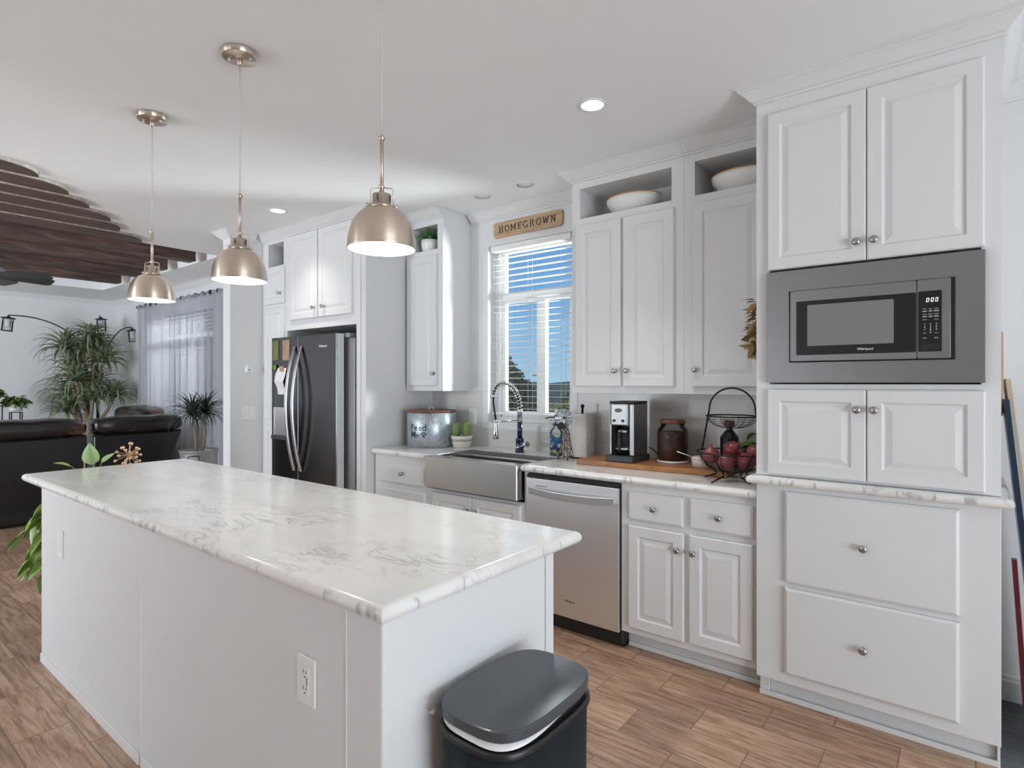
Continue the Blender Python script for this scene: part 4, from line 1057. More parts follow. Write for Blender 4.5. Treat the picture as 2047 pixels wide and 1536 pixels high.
b = MB(); b.tube(path, 0.0075, 10); hose = path[-1]
b.tube([hose, hose + Vector((0, 0.004, -0.05)), hose + Vector((0, 0.016, -0.11)), (FX, 2.893, 1.158)], 0.0065, 10); obj('hose', b, M['iron'], t)
b = MB(); hel = []; turns = 21; NP = turns * 14
def along(u):
    f = u * (len(path) - 1); i = min(int(f), len(path) - 2); return path[i].lerp(path[i + 1], f - i), (path[i + 1] - path[i]).normalized()
for k in range(NP + 1):
    c, tg = along(k / NP); a = 2 * pi * turns * k / NP
    n1 = Vector((1, 0, 0)); n2 = tg.cross(n1).normalized(); hel.append(c + (n1 * cos(a) + n2 * sin(a)) * 0.0165)
b.tube(hel, 0.0022, 5); obj('spring', b, M['chrome'], t)
b = MB(); b.lathe([(0.016, 0), (0.019, 0.003), (0.019, 0.016), (0.012, 0.02)], (hose.x, hose.y, hose.z - 0.012), 20); obj('spring_collar', b, M['chrome'], t)
b = MB(); b.lathe([(0.016, 0), (0.019, 0.004), (0.0195, 0.055), (0.0165, 0.062), (0.0165, 0.105), (0.012, 0.118), (0.0075, 0.132)], (FX, 2.897, 1.026), 24); sh = obj('spray_head', b, M['chrome'], t)
b = MB(); b.ball((FX + 0.012, 2.881, 1.062), 0.006, 0.006, 0.016, 10, 8); obj('spray_button', b, M['navy'], sh)
b = MB(); b.tube([(FX, FY - 0.018, 1.137), (FX, 2.914, 1.143)], 0.0042, 8); b.lathe([(0.021, 0), (0.024, 0.002), (0.024, 0.012), (0.021, 0.014), (0.019, 0.007)], (FX, 2.895, 1.136), 20); obj('holder_arm', b, M['chrome'], t)
b = MB(); b.tube([(FX + 0.026, FY, CT + 0.055), (FX + 0.075, FY - 0.012, CT + 0.062)], 0.020, 20); hb = obj('valve_barrel', b, M['chrome'], t)
b = MB(); b.tube([(FX + 0.058, FY - 0.012, CT + 0.058), (FX + 0.035, FY - 0.06, CT + 0.045), (FX + 0.02, FY - 0.09, CT + 0.038)], [0.006, 0.0055, 0.005], 10); obj('lever', b, M['chrome'], t)

# ------------------------------------------------------------------ soap, windmill, towels
SXc, SYc = -2.105, 3.165
t = thing('soap_bottle', (SXc, SYc, CT), 'clear soap pump bottle with a blue and yellow flower print', 'soap bottle')
b = MB(); b.lathe([(0.038, 0), (0.042, 0.004), (0.042, 0.150), (0.038, 0.166), (0.024, 0.182), (0.018, 0.190), (0.018, 0.198)], (SXc, SYc, CT), 32); obj('bottle', b, M['jarglass'], t)
b = MB(); b.lathe([(0.0405, 0.005), (0.0427, 0.006), (0.0427, 0.138), (0.0405, 0.139)], (SXc, SYc, CT), 32); obj('flower_wrap', b, M['flowers'], t)
b = MB(); b.lathe([(0.021, 0.1985), (0.021, 0.214), (0.010, 0.216), (0.010, 0.240), (0.013, 0.242), (0.013, 0.262), (0.009, 0.27)], (SXc, SYc, CT), 20); pp = obj('pump', b, M['navypanel'], t)
b = MB(); b.tube([(SXc, SYc, CT + 0.253), (SXc - 0.03, SYc - 0.03, CT + 0.255), (SXc - 0.052, SYc - 0.052, CT + 0.247)], 0.0045, 8); obj('nozzle', b, M['navypanel'], pp)
b = MB(); b.lathe([(0.012, 0.2705), (0.0125, 0.278), (0.010, 0.30), (0.004, 0.306)], (SXc, SYc, CT), 16); obj('pump_cap', b, M['white_pl'], pp)

WX, WY = -1.950, 3.040
t = thing('windmill_ornament', (WX, WY, CT), 'little dark metal farm windmill ornament beside the paper towels', 'ornament')
b = MB(); zt = CT + 0.235
feet = [(WX - 0.036, WY - 0.036), (WX + 0.036, WY - 0.036), (WX + 0.036, WY + 0.036), (WX - 0.036, WY + 0.036)]
def leg_at(i, s_): return Vector((feet[i][0] + (WX - feet[i][0]) * 0.86 * s_, feet[i][1] + (WY - feet[i][1]) * 0.86 * s_, CT + 0.004 + 0.231 * s_))
for i in range(4): b.tube([leg_at(i, 0), leg_at(i, 1)], 0.0022, 6)
for lv in (0.02, 0.27, 0.5, 0.7, 0.86):
    for i in range(4): b.tube([leg_at(i, lv), leg_at((i + 1) % 4, lv)], 0.0015, 5)
for a, c in ((0.02, 0.27), (0.27, 0.5), (0.5, 0.7), (0.7, 0.86)):
    for i in range(4):
        b.tube([leg_at(i, a), leg_at((i + 1) % 4, c)], 0.0012, 5); b.tube([leg_at((i + 1) % 4, a), leg_at(i, c)], 0.0012, 5)
obj('tower', b, M['rust_iron'], t)
for i in range(4):
    b = MB(); b.ball((feet[i][0], feet[i][1], CT + 0.0055), 0.0055, seg=10, rings=6); obj('foot', b, M['black'], t)
hub = Vector((WX, WY - 0.022, zt + 0.028)); b = MB()
Rw = Matrix.Translation(hub) @ Matrix.Rotation(radians(35), 4, 'Z')
for k in range(12):
    a = 2 * pi * k / 12; Rk = Rw @ Matrix.Rotation(a, 4, 'Y') @ Matrix.Rotation(radians(28), 4, 'Z')
    b.add([(-0.0035, 0, 0.014), (0.0035, 0, 0.014), (0.0125, 0.0, 0.056), (-0.0125, 0.0, 0.056), (-0.0035, 0.0008, 0.014), (0.0035, 0.0008, 0.014), (0.0125, 0.0008, 0.056), (-0.0125, 0.0008, 0.056)],
          [(0, 1, 2, 3), (7, 6, 5, 4), (0, 4, 5, 1), (1, 5, 6, 2), (2, 6, 7, 3), (3, 7, 4, 0)], 0, False, Rk)
for rr_ in (0.030, 0.050):
    b.tube([Rw @ Vector((rr_ * cos(2 * pi * k / 24), 0.0025, rr_ * sin(2 * pi * k / 24))) for k in range(24)], 0.0009, 5, closed=True)
obj('wheel', b, M['galv'], t)
b = MB(); b.tube([hub + Vector((0, 0.004, 0)), Vector((WX, WY + 0.01, zt + 0.028))], 0.004, 8); b.ball(tuple(hub), 0.010, 0.006, 0.010, 12, 8); b.tube([(WX, WY, zt - 0.004), (WX, WY, zt + 0.03)], 0.003, 6); obj('hub', b, M['rust_iron'], t)
b = MB(); Rt = Matrix.Translation((WX - 0.002, WY - 0.05, zt - 0.020)) @ Matrix.Rotation(radians(38), 4, 'Z')
b.prism([(-0.008, 0.022), (0.008, 0.022), (0.030, -0.004), (0.015, -0.024), (-0.015, -0.024), (-0.030, -0.004)], -0.001, 0.001, 'y', M=Rt); obj('tail_vane', b, M['iron'], t)

HX, HY = -1.925, 3.200
t = thing('towel_holder', (HX, HY, CT), 'dark metal upright stand holding the paper towel roll', 'towel holder')
b = MB(); b.lathe([(0.088, 0), (0.090, 0.003), (0.088, 0.007), (0.01, 0.008)], (HX, HY, CT), 32); obj('base', b, M['iron'], t)
b = MB(); b.tube([(HX, HY, CT + 0.006), (HX, HY, CT + 0.318)], 0.0075, 12); b.ball((HX, HY, CT + 0.330), 0.0135, seg=16, rings=10); obj('rod', b, M['iron'], t)
b = MB(); b.lathe([(0.072, 0), (0.0765, 0.002), (0.0765, 0.272), (0.074, 0.275), (0.020, 0.275), (0.020, 0.0)], (HX, HY, CT + 0.0086), 40, cap0=False, cap1=False)
b.loops([[(HX + r_ * cos(a), HY + r_ * sin(a), CT + 0.0086 + z) for z in (0.0, 0.275)] for r_, a in [(0.0772 + 0.004 * (k / 20), -2.2 + 0.075 * k) for k in range(21)]], False, False, closed=False, smooth=True)
setp(obj('paper_towel_roll', b, M['towel'], None, origin=(HX, HY, CT + 0.0086)), 'white paper towel roll standing on the dark metal holder', 'paper towels')

# ------------------------------------------------------------------ cutting board and what stands on it
b = MB(); b.prism([(-1.790, 2.905), (-0.930, 2.945), (-0.945, 3.235), (-1.800, 3.200)], CT, CT + 0.030, 'z')
setp(obj('cutting_board', b, M['cutboard'], None, 0.003, origin=(-1.36, 3.07, CT)), 'long orange-brown wooden board under the coffee maker', 'board')
BT = CT + 0.0306
# coffee maker
t = thing('coffee_maker', (-1.52, 3.04, BT), 'stainless drip coffee maker with glass carafe on the wooden board', 'coffee maker')
b = MB(); b.prism([(-1.607, 2.925), (-1.440, 2.932), (-1.436, 3.150), (-1.600, 3.150)], BT, BT + 0.036, 'z'); obj('base', b, M['dkgrey'], t, 0.005)
b = MB(); b.box(-1.598, -1.586, 2.955, 3.140, BT + 0.0365, 1.276); b.box(-1.472, -1.445, 2.955, 3.140, BT + 0.0365, 1.276); obj('side_panel', b, M['steel_c'], t, 0.008, 3)
b = MB(); b.box(-1.5855, -1.4725, 3.075, 3.138, BT + 0.0365, 1.152); obj('cavity_back', b, M['black'], t)
b = MB(); b.box(-1.5855, -1.4800, 2.950, 3.138, 1.1525, 1.276); fc = obj('brew_head', b, M['steel_c'], t, 0.006, 3)
b = MB(); b.box(-1.4795, -1.4725, 2.957, 3.138, 1.1525, 1.276); obj('seam', b, M['black'], t)
b = MB(); b.box(-1.600, -1.444, 2.955, 3.142, 1.2765, 1.290); obj('top_lid', b, M['black'], t, 0.006)
b = MB(); disc(b, 0, 0, 0.0235, 0.0115); bb = MB(); bb.join(b, facing_front(-1.537, 2.9488, 1.2385)); obj('logo_plate', bb, M['black'], fc)
b = MB()
for dx in (-0.0275, 0.0275): b.lathe([(0.0085, 0), (0.0085, 0.006), (0.006, 0.008)], M=Matrix.Translation((-1.537 + dx, 2.9498, 1.1795)) @ Matrix.Rotation(radians(90), 4, 'X'), seg=16)
obj('dials', b, M['black'], fc)
b = MB()
for dx, dz in ((-0.040, 0.030), (-0.010, 0.022), (0.010, 0.022), (0.040, 0.030), (0.010, -0.018)): b.lathe([(0.0025, 0), (0.0025, 0.002)], M=Matrix.Translation((-1.537 + dx, 2.9498, 1.1805 + dz)) @ Matrix.Rotation(radians(90), 4, 'X'), seg=10)
obj('buttons', b, M['white_pl'], fc)
cx, cy = -1.529, 3.005
b = MB(); b.lathe([(0.042, 0), (0.048, 0.003), (0.050, 0.03), (0.047, 0.075), (0.036, 0.115), (0.034, 0.128)], (cx, cy, BT + 0.0370), 28); ca = obj('carafe', b, M['jarglass'], t)
b = MB(); b.lathe([(0.051, 0.030), (0.0515, 0.030), (0.0515, 0.040), (0.051, 0.040)], (cx, cy, BT + 0.0370), 28); b.lathe([(0.036, 0.1285), (0.038, 0.130), (0.036, 0.142), (0.012, 0.148)], (cx, cy, BT + 0.0370), 24); obj('carafe_band', b, M['steel_lt'], ca)
b = MB(); b.tube([(cx, cy - 0.034, BT + 0.170), (cx, cy - 0.064, BT + 0.160), (cx, cy - 0.070, BT + 0.110), (cx, cy - 0.056, BT + 0.062), (cx, cy - 0.053, BT + 0.060)], 0.0065, 8); obj('carafe_handle', b, M['black'], ca)
b = MB(); b.tube([(-1.436, 3.14, 1.02), (-1.42, 3.17, 1.0), (-1.40, 3.20, 0.965), (-1.395, 3.19, BT + 0.004), (-1.41, 3.165, BT + 0.004)], 0.0035, 6); obj('power_cord', b, M['black'], t)

# jar of dark beans
t = thing('glass_jar', (-1.29, 3.13, BT), 'tall glass jar of dark coffee beans with a wooden lid', 'jar')
b = MB(); b.lathe([(0.078, 0), (0.085, 0.004), (0.085, 0.170), (0.080, 0.190), (0.066, 0.205), (0.064, 0.218)], (-1.29, 3.13, BT), 40); obj('glass_body', b, M['jarglass'], t)
b = MB(); b.lathe([(0.078, 0.014), (0.081, 0.016), (0.081, 0.168), (0.070, 0.172), (0.03, 0.178)], (-1.29, 3.13, BT), 32); obj('coffee_beans', b, M['coffee'], t)
b = MB(); b.lathe([(0.083, 0.0005), (0.0862, 0.004), (0.0862, 0.013), (0.083, 0.0135)], (-1.29, 3.13, BT), 40); obj('glass_foot', b, M['lens_off'], t)
b = MB(); b.lathe([(0.066, 0.2185), (0.070, 0.220), (0.070, 0.240), (0.067, 0.243)], (-1.29, 3.13, BT), 36); obj('lid', b, M['walnut'], t, label='reddish wooden lid')
# small white pot
t = thing('sugar_bowl', (-1.09, 3.05, BT), 'small round white lidded bowl with a spoon on the wooden board', 'bowl')
b = MB(); b.lathe([(0.046, 0), (0.052, 0.003), (0.056, 0.036), (0.056, 0.040)], (-1.09, 3.05, BT), 32); obj('body', b, M['cream'], t)
b = MB(); b.lathe([(0.0565, 0.0405), (0.057, 0.046), (0.050, 0.054), (0.02, 0.058)], (-1.09, 3.05, BT), 32); obj('lid', b, M['cream'], t)
b = MB(); b.tube([(-1.125, 3.02, BT + 0.050), (-1.165, 3.0, BT + 0.066), (-1.205, 2.985, BT + 0.080)], [0.002, 0.0025, 0.0035], 6); obj('spoon', b, M['white_pl'], t)

# two tier wire basket
QX, QY = -0.897, 2.925
t = thing('fruit_basket', (QX, QY, CT), 'two-tier dark wire fruit basket with a tall arched handle', 'basket')
b = MB(); arch = []
for k in range(25):
    a = pi * k / 24; arch.append((QX - 0.112 * cos(a), QY, 1.262 + 0.108 * sin(a)))
b.tube([(QX - 0.150, QY, 1.050)] + arch + [(QX + 0.150, QY, 1.050)], 0.0045, 8); obj('arch_handle', b, M['iron'], t)
def wire_bowl(name, R, zr, depth, wire, nr, nm, flat=1.0):
    b = MB()
    b.tube([(QX + R * cos(2 * pi * k / 40), QY + R * sin(2 * pi * k / 40), zr) for k in range(40)], 0.0036, 8, closed=True)
    for j in range(1, nr):
        u = j / nr; rr_ = R * cos(u * pi / 2 * 0.86) ; z = zr - depth * sin(u * pi / 2 * 0.86) / sin(pi / 2 * 0.86)
        b.tube([(QX + rr_ * cos(2 * pi * k / 36), QY + rr_ * sin(2 * pi * k / 36), z) for k in range(36)], wire, 5, closed=True)
    for m_ in range(nm):
        a = 2 * pi * m_ / nm
        b.tube([(QX + R * cos(u) * cos(a), QY + R * cos(u) * sin(a), zr - depth * sin(u) / sin(pi / 2 * 0.86)) for u in [pi / 2 * 0.86 * k / 8 for k in range(9)]], wire * 1.6, 5)
    return obj(name, b, M['iron'], t)
wire_bowl('upper_basket', 0.122, 1.230, 0.060, 0.0009, 7, 8); wire_bowl('lower_basket', 0.168, 1.050, 0.098, 0.0009, 11, 8)
for a, fr_ in ((190, 0.128), (258, 0.185), (320, 0.15), (40, 0.15)):
    a = radians(a); u = Vector((cos(a), sin(a), 0)); c = Vector((QX, QY, 0))
    b = MB(); b.tube([c + u * 0.166 + Vector((0, 0, 1.046)), c + u * 0.120 + Vector((0, 0, 0.985)), c + u * 0.072 + Vector((0, 0, 0.946)), c + u * 0.078 + Vector((0, 0, 0.936)), c + u * fr_ + Vector((0, 0, CT + 0.0045))], 0.0042, 8)
    obj('leg', b, M['iron'], t)
def onion(x, y, z, r, m, label, tilt=0.3, az=0.0):
    b = MB(); Rm = Matrix.Translation((x, y, z)) @ Matrix.Rotation(az, 4, 'Z') @ Matrix.Rotation(tilt, 4, 'X')
    b.lathe([(0.003, -r * 0.9), (r * 0.45, -r * 0.84), (r * 0.86, -r * 0.5), (r, 0), (r * 0.86, r * 0.5), (r * 0.5, r * 0.80), (r * 0.2, r * 0.95), (r * 0.10, r * 1.2), (r * 0.12, r * 1.42)], M=Rm, seg=20)
    setp(obj('red_onion', b, m, None, origin=(x, y, z), local=False), label, 'onion', 'red onions in the wire basket')
onion(-0.994, 2.905, 1.030, 0.043, M['onion2'], 'pale pink onion at the left rim of the wire basket', 0.2, 0.4)
onion(-0.902, 2.955, 1.058, 0.046, M['onion'], 'deep red onion topmost in the wire basket', 0.9, 1.0)
onion(-0.900, 2.850, 1.006, 0.042, M['onion2'], 'pinkish onion at the front middle of the wire basket', 1.3, 2.2)
onion(-0.815, 2.880, 1.016, 0.046, M['onion'], 'dark red onion at the front right of the wire basket', 0.6, -0.6)
onion(-0.800, 2.975, 1.048, 0.043, M['onion2'], 'pink onion at the back right beside the microwave tower', 0.5, 2.8)
onion(-0.940, 2.990, 0.990, 0.040, M['onion'], 'red onion low at the back of the wire basket', 1.0, 0.2)

t = thing('dark_bottle', (-0.978, 3.15, BT), 'dark glass bottle with a cap behind the onions', 'bottle')
b = MB(); b.lathe([(0.044, 0), (0.048, 0.004), (0.048, 0.158), (0.024, 0.192), (0.017, 0.196), (0.017, 0.216)], (-0.978, 3.15, BT), 12, smooth=False); obj('body', b, M['bottle'], t)
b = MB(); b.lathe([(0.024, 0.2165), (0.026, 0.219), (0.026, 0.244), (0.022, 0.248)], (-0.978, 3.15, BT), 20); obj('cap', b, M['walnut'], t)
b = MB()
for j, (w_, z) in enumerate(((0.034, 0.115), (0.026, 0.103), (0.030, 0.091))):
    b.box(-0.978 - w_ / 2, -0.978 + w_ / 2, 3.1026, 3.1034, BT + z, BT + z + 0.004, 0)
obj('label_print', b, M['print'], t)
t = thing('leafy_plant', (-0.818, 3.215, CT), 'bright green leafy houseplant in the corner behind the wire basket', 'plant')
b = MB(); b.lathe([(0.040, 0), (0.045, 0.003), (0.055, 0.085), (0.050, 0.086), (0.046, 0.078)], (-0.818, 3.215, CT), 28); obj('pot', b, M['white_cer'], t)
b = MB(); r = random.Random(8)
for k in range(15):
    az = r.uniform(pi * 0.75, pi * 1.95); L = r.uniform(0.03, 0.06); z = CT + 0.09 + r.uniform(0, 0.12)
    p0 = Vector((-0.818, 3.215, CT + 0.08)); p1 = Vector((-0.818 + L * cos(az), 3.215 + L * sin(az), z))
    b.tube([p0, (p0 + p1) / 2 + Vector((0, 0, 0.02)), p1], 0.0016, 5); ovate(b, p1, az, r.uniform(-0.3, 0.4), r.uniform(0.06, 0.085), r.uniform(0.045, 0.06), 0.6, r.uniform(-0.4, 0.4))
obj('leaves', b, M['leaf_g'], t)

# dried bunch hanging on the side of the tower
t = thing('dried_leaf_bunch', (-0.716, 2.80, 1.56), 'bunch of dried tan leaves hanging on the side of the microwave tower', 'wreath')
b = MB(); b.box(-0.745, -0.7135, 2.79, 2.81, 1.795, 1.835); obj('hanger', b, M['rawood'], t, 0.002)
b = MB(); b.tube([(-0.738, 2.80, 1.80), (-0.742, 2.80, 1.70), (-0.745, 2.79, 1.56)], 0.003, 6); obj('stem', b, M['wheat'], t)
b = MB(); b2 = MB(); r = random.Random(12)
for k in range(54):
    z = r.uniform(1.55, 1.78); tgt = b if r.random() < 0.68 else b2
    ovate(tgt, (-0.740 + r.uniform(-0.012, 0.006), 2.80 + r.uniform(-0.02, 0.02), z), r.uniform(pi * 0.62, pi * 1.45), r.uniform(-1.2, 0.4), r.uniform(0.05, 0.082), r.uniform(0.018, 0.030), 0.4, r.uniform(-1, 1))
for k in range(5): ovate(b, (-0.748, 2.79, 1.575), pi + 0.5 * (k - 2), -1.3 + 0.1 * k, 0.075, 0.03, 0.3, 0.4 * k)
obj('dried_leaves', b, M['wheat'], t); obj('green_leaves', b2, M['wheat2'], t, label='dull green leaves')

# ------------------------------------------------------------------ pendants and ceiling lights
def pendant(x, y, label):
    t = thing('pendant_light', (x, y, 1.795), label, 'pendant light', 'pendant lights over the island')
    b = MB(); b.lathe([(0.0655, 0), (0.066, -0.003), (0.066, -0.021), (0.063, -0.024), (0.008, -0.0245)], (x, y, H - 0.0006), 36); cp = obj('canopy', b, M['nickel'], t)
    b = MB(); b.lathe([(0.009, 0), (0.009, -0.022), (0.005, -0.026)], (x, y, H - 0.0256), 16)
    obj('cord_grip', b, M['nickel'], cp)
    for dx in (-0.042, 0.042):
        b = MB(); b.ball((x + dx * 0.8, y + dx * 0.6, H - 0.0285), 0.0055, seg=10, rings=6); obj('canopy_screw', b, M['nickel'], cp)
    b = MB(); b.tube([(x, y, H - 0.050), (x + 0.002, y, 2.45), (x - 0.001, y + 0.001, 2.28), (x, y, 2.136)], 0.0024, 8); obj('cord', b, M['cordc'], t)
    b = MB(); b.lathe([(0.0055, 1.985), (0.0055, 2.118)], (x, y, 0), 14); b.ball((x, y, 2.127), 0.0105, seg=16, rings=10); b.ball((x, y, 1.982), 0.0095, seg=16, rings=10); obj('stem', b, M['nickel'], t)
    b = MB(); b.lathe([(0.030, 1.9165), (0.0335, 1.919), (0.0335, 1.924), (0.0275, 1.926), (0.0275, 1.958), (0.024, 1.960), (0.010, 1.962), (0.006, 1.974)], (x, y, 0), 28); sk = obj('socket_cup', b, M['nickel'], t)
    b = MB()
    for k in range(4):
        a = radians(25 + 90 * k); b.box(-0.0022, 0.0022, -0.0005, 0.0005, 1.937, 1.953, 0, Matrix.Translation((x + 0.0277 * cos(a), y + 0.0277 * sin(a), 0)) @ Matrix.Rotation(a + pi / 2, 4, 'Z'))
    obj('vent_slot', b, M['slot'], sk)
    u = Vector((cos(radians(38)), sin(radians(38)), 0)); c = Vector((x, y, 0)); b = MB()
    for s_ in (-1, 1):
        b.tube([c + u * 0.010 * s_ + Vector((0, 0, 1.979)), c + u * 0.031 * s_ + Vector((0, 0, 1.977)), c + u * 0.034 * s_ + Vector((0, 0, 1.972)), c + u * 0.0345 * s_ + Vector((0, 0, 1.927))], 0.0017, 6)
        b.ball(tuple(c + u * 0.043 * s_ + Vector((0, 0, 1.929 - 0.008 * (s_ > 0)))), 0.0065, seg=12, rings=8); b.tube([c + u * 0.0335 * s_ + Vector((0, 0, 1.929 - 0.008 * (s_ > 0))), c + u * 0.040 * s_ + Vector((0, 0, 1.929 - 0.008 * (s_ > 0)))], 0.003, 8)
    obj('yoke', b, M['nickel'], t)
    pr = []; N_ = 18
    for k in range(N_ + 1):
        s_ = k / N_; a = s_ * pi / 2 * 0.985
        pr.append((0.030 + 0.0705 * sin(a) ** 1.0, 1.7965 + 0.1195 * cos(a) ** 0.92))
    b = MB(); b.lathe(pr, (x, y, 0), 56, cap0=False, cap1=False); b.lathe([(pr[-1][0], pr[-1][1]), (0.1012, 1.7955), (0.0995, 1.795)], (x, y, 0), 56, cap0=False, cap1=False); sd = obj('dome_shade', b, M['nickel'], t)
    b = MB(); b.lathe([(max(0.004, r_ - 0.002), z - 0.0016) for r_, z in pr] + [(0.0992, 1.7952)], (x, y, 0), 56, cap0=True, cap1=False); obj('shade_lining', b, M['inner_white'], sd)
    b = MB(); b.lathe([(0.012, 1.905), (0.014, 1.885), (0.030, 1.858), (0.034, 1.838), (0.030, 1.818), (0.016, 1.808), (0.001, 1.806)], (x, y, 0), 24); obj('bulb', b, M['bulb'], t)
    d = bpy.data.lights.new('pendant_bulb', 'SPOT'); d.energy = 6.5; d.color = (1, 0.96, 0.91); d.spot_size = radians(150); d.spot_blend = 0.6; d.shadow_soft_size = 0.034
    o = bpy.data.objects.new('pendant_bulb', d); COL.objects.link(o); o.location = (x, y, 1.80)
pendant(-1.3635, 1.11, 'brushed nickel dome pendant nearest the camera, its canopy out of view')
pendant(-2.222, 1.11, 'middle of the three brushed nickel dome pendants over the island')
pendant(-3.080, 1.11, 'brushed nickel dome pendant over the far end of the island, beside the beams')
def downlight(x, y, lit, label, power=0, cone=110):
    t = thing('recessed_light', (x, y, H), label, 'ceiling light', 'recessed ceiling lights')
    b = MB(); b.lathe([(0.052, -0.0008), (0.064, -0.0008), (0.064, -0.004), (0.058, -0.008), (0.052, -0.007)], (x, y, H), 40, cap0=False, cap1=False); obj('trim_ring', b, M['trim'], t)
    b = MB(); b.lathe([(0.0515, -0.001), (0.0515, -0.0045), (0.001, -0.006)], (x, y, H), 36); obj('lens', b, M['lens' if lit else 'lens_off'], t)
    if lit:
        d = bpy.data.lights.new('downlight', 'SPOT'); d.energy = power; d.color = (1, 0.96, 0.90); d.spot_size = radians(cone); d.spot_blend = 1.0; d.shadow_soft_size = 0.05
        o = bpy.data.objects.new('downlight', d); COL.objects.link(o); o.location = (x, y, H - 0.012)
downlight(-1.345, 2.325, True, 'lit recessed ceiling light in front of the microwave tower', 55, 84)
downlight(-4.025, 2.300, True, 'lit recessed ceiling light in front of the fridge cabinet', 34, 104)
downlight(-2.228, 2.987, False, 'unlit round ceiling light above the wooden sign, nearer the tower')
downlight(-2.600, 2.989, False, 'unlit round ceiling light between the plant niche and the wooden sign')

# ------------------------------------------------------------------ island
IX0, IX1, IY0, IY1 = -3.629, -0.994, 0.809, 1.475
t = thing('kitchen_island', ((IX0 + IX1) / 2, 1.14, 0), 'long white panelled kitchen island base in the foreground', 'island')
b = MB(); b.box(IX0 + 0.002, IX1 - 0.002, IY0 + 0.003, IY1, 0.0, 0.873); obj('body', b, M['paint'], t)
b = MB(); b.box(IX0, -2.3475, IY0, IY0 + 0.0028, 0.0, 0.873); obj('side_panel', b, M['paint'], t)
b = MB(); b.box(-2.3425, -1.1225, IY0, IY0 + 0.0028, 0.0, 0.873); obj('side_panel', b, M['paint'], t)
b = MB(); b.box(-2.3475, -2.3425, IY0 - 0.0022, IY0 + 0.0028, 0.0, 0.873); obj('joint_strip', b, M['trim'], t)
b = MB(); b.box(-1.1220, -1.1160, IY0 - 0.003, IY0 + 0.0028, 0, 0.873); b.box(-1.1160, IX1, IY0 - 0.001, IY0 + 0.0028, 0, 0.873); obj('corner_board', b, M['paint'], t, 0.001)
b = MB(); b.box(IX0, -2.36, IY0 - 0.006, IY0 - 0.0002, 0.0, 0.044); b.box(-2.335, -1.124, IY0 - 0.006, IY0 - 0.0002, 0, 0.044); obj('base_strip', b, M['trim'], t, 0.002)
b = MB(); b.box(IX1 - 0.002, IX1, IY0, 1.432, 0, 0.873); b.box(IX1 - 0.002, IX1 + 0.003, 1.4345, IY1, 0, 0.873); obj('end_panel', b, M['paint'], t, 0.001)
OX0, OX1, OY0, OY1 = -3.905, -0.966, 0.786, 1.602
b = MB(); rings = []; r = 0.0205
for k in range(13):
    a = -pi / 2 + pi * k / 12; i = r * (1 - cos(a)); z = 0.8945 + r * sin(a)
    rings.append([(OX0 + i, OY0 + i, z), (OX1 - i, OY0 + i, z), (OX1 - i, OY1 - i, z), (OX0 + i, OY1 - i, z)])
b.loops(rings)
io = obj('island_countertop', b, M['marble'], None, origin=((OX0 + OX1) / 2, 1.19, 0.874)); setp(io, 'long marble-look countertop with grey veins on the island', 'countertop')
plate('power_outlet', 'white duplex outlet low on the near end of the island side', -1.3165, -1.2395, 0.597, 0.717, 'duplex', IY0 - 0.0004)
plate('rocker_switch', 'white switch plate at the far end of the island side', -3.342, -3.266, 0.580, 0.710, 'rocker', IY0 - 0.0004)

# ------------------------------------------------------------------ bin
BX, BY, BA, BB_ = -0.845, 1.105, 0.128, 0.190
def supell(a, b_, z, n=3.4, N=56):
    o = []
    for k in range(N):
        q = 2 * pi * k / N; c, s_ = cos(q), sin(q)
        o.append((BX + a * math.copysign(abs(c) ** (2 / n), c), BY + b_ * math.copysign(abs(s_) ** (2 / n), s_), z))
    return o
t = thing('trash_can', (BX, BY, 0), 'black step trash can with a grey lid at the near end of the island', 'trash can')
b = MB(); b.loops([supell(BA - 0.012, BB_ - 0.012, 0.012), supell(BA - 0.008, BB_ - 0.008, 0.03), supell(BA - 0.003, BB_ - 0.003, 0.598)], smooth=True); obj('body', b, M['trash'], t)
b = MB(); b.loops([supell(BA - 0.010, BB_ - 0.010, 0.0), supell(BA - 0.010, BB_ - 0.010, 0.0115)]); obj('base', b, M['black'], t)
b = MB(); b.loops([supell(BA + 0.001, BB_ + 0.001, 0.5985), supell(BA + 0.004, BB_ + 0.004, 0.602), supell(BA + 0.001, BB_ + 0.001, 0.606), supell(BA + 0.003, BB_ + 0.003, 0.611), supell(BA - 0.002, BB_ - 0.002, 0.616)], smooth=True); obj('rim', b, M['black'], t)
def arc_strip(d, z0, z1, k0, k1):
    lo, hi = supell(BA + d, BB_ + d, z0), supell(BA + d - 0.004, BB_ + d - 0.004, z1)
    N = len(lo); ks = [k % N for k in range(k0, k1 + 1)]; out = [[], [], []]
    inner = supell(BA + d - 0.012, BB_ + d - 0.012, z1)
    for j, k in enumerate(ks):
        f = sin(pi * j / (len(ks) - 1)) ** 0.6      # the liner shows most at the front corner
        out[0].append((lo[k][0], lo[k][1], z1 - (z1 - z0) * f)); out[1].append(hi[k]); out[2].append(inner[k])
    return out
b = MB(); b.loops([supell(BA - 0.008, BB_ - 0.008, 0.6162), supell(BA - 0.008, BB_ - 0.008, 0.6355)], smooth=True); obj('inner_collar', b, M['black'], t)
b = MB(); b.loops(list(arc_strip(-0.003, 0.619, 0.6345, 36, 56)), False, False, closed=False, smooth=True)
b.add([(BX - BA - 0.003, BY - 0.128, 0.634), (BX - BA + 0.008, BY - 0.182, 0.634), (BX - BA - 0.004, BY - 0.150, 0.606)], [(0, 1, 2)]); obj('bin_liner', b, M['liner'], t, label='white plastic liner edge')
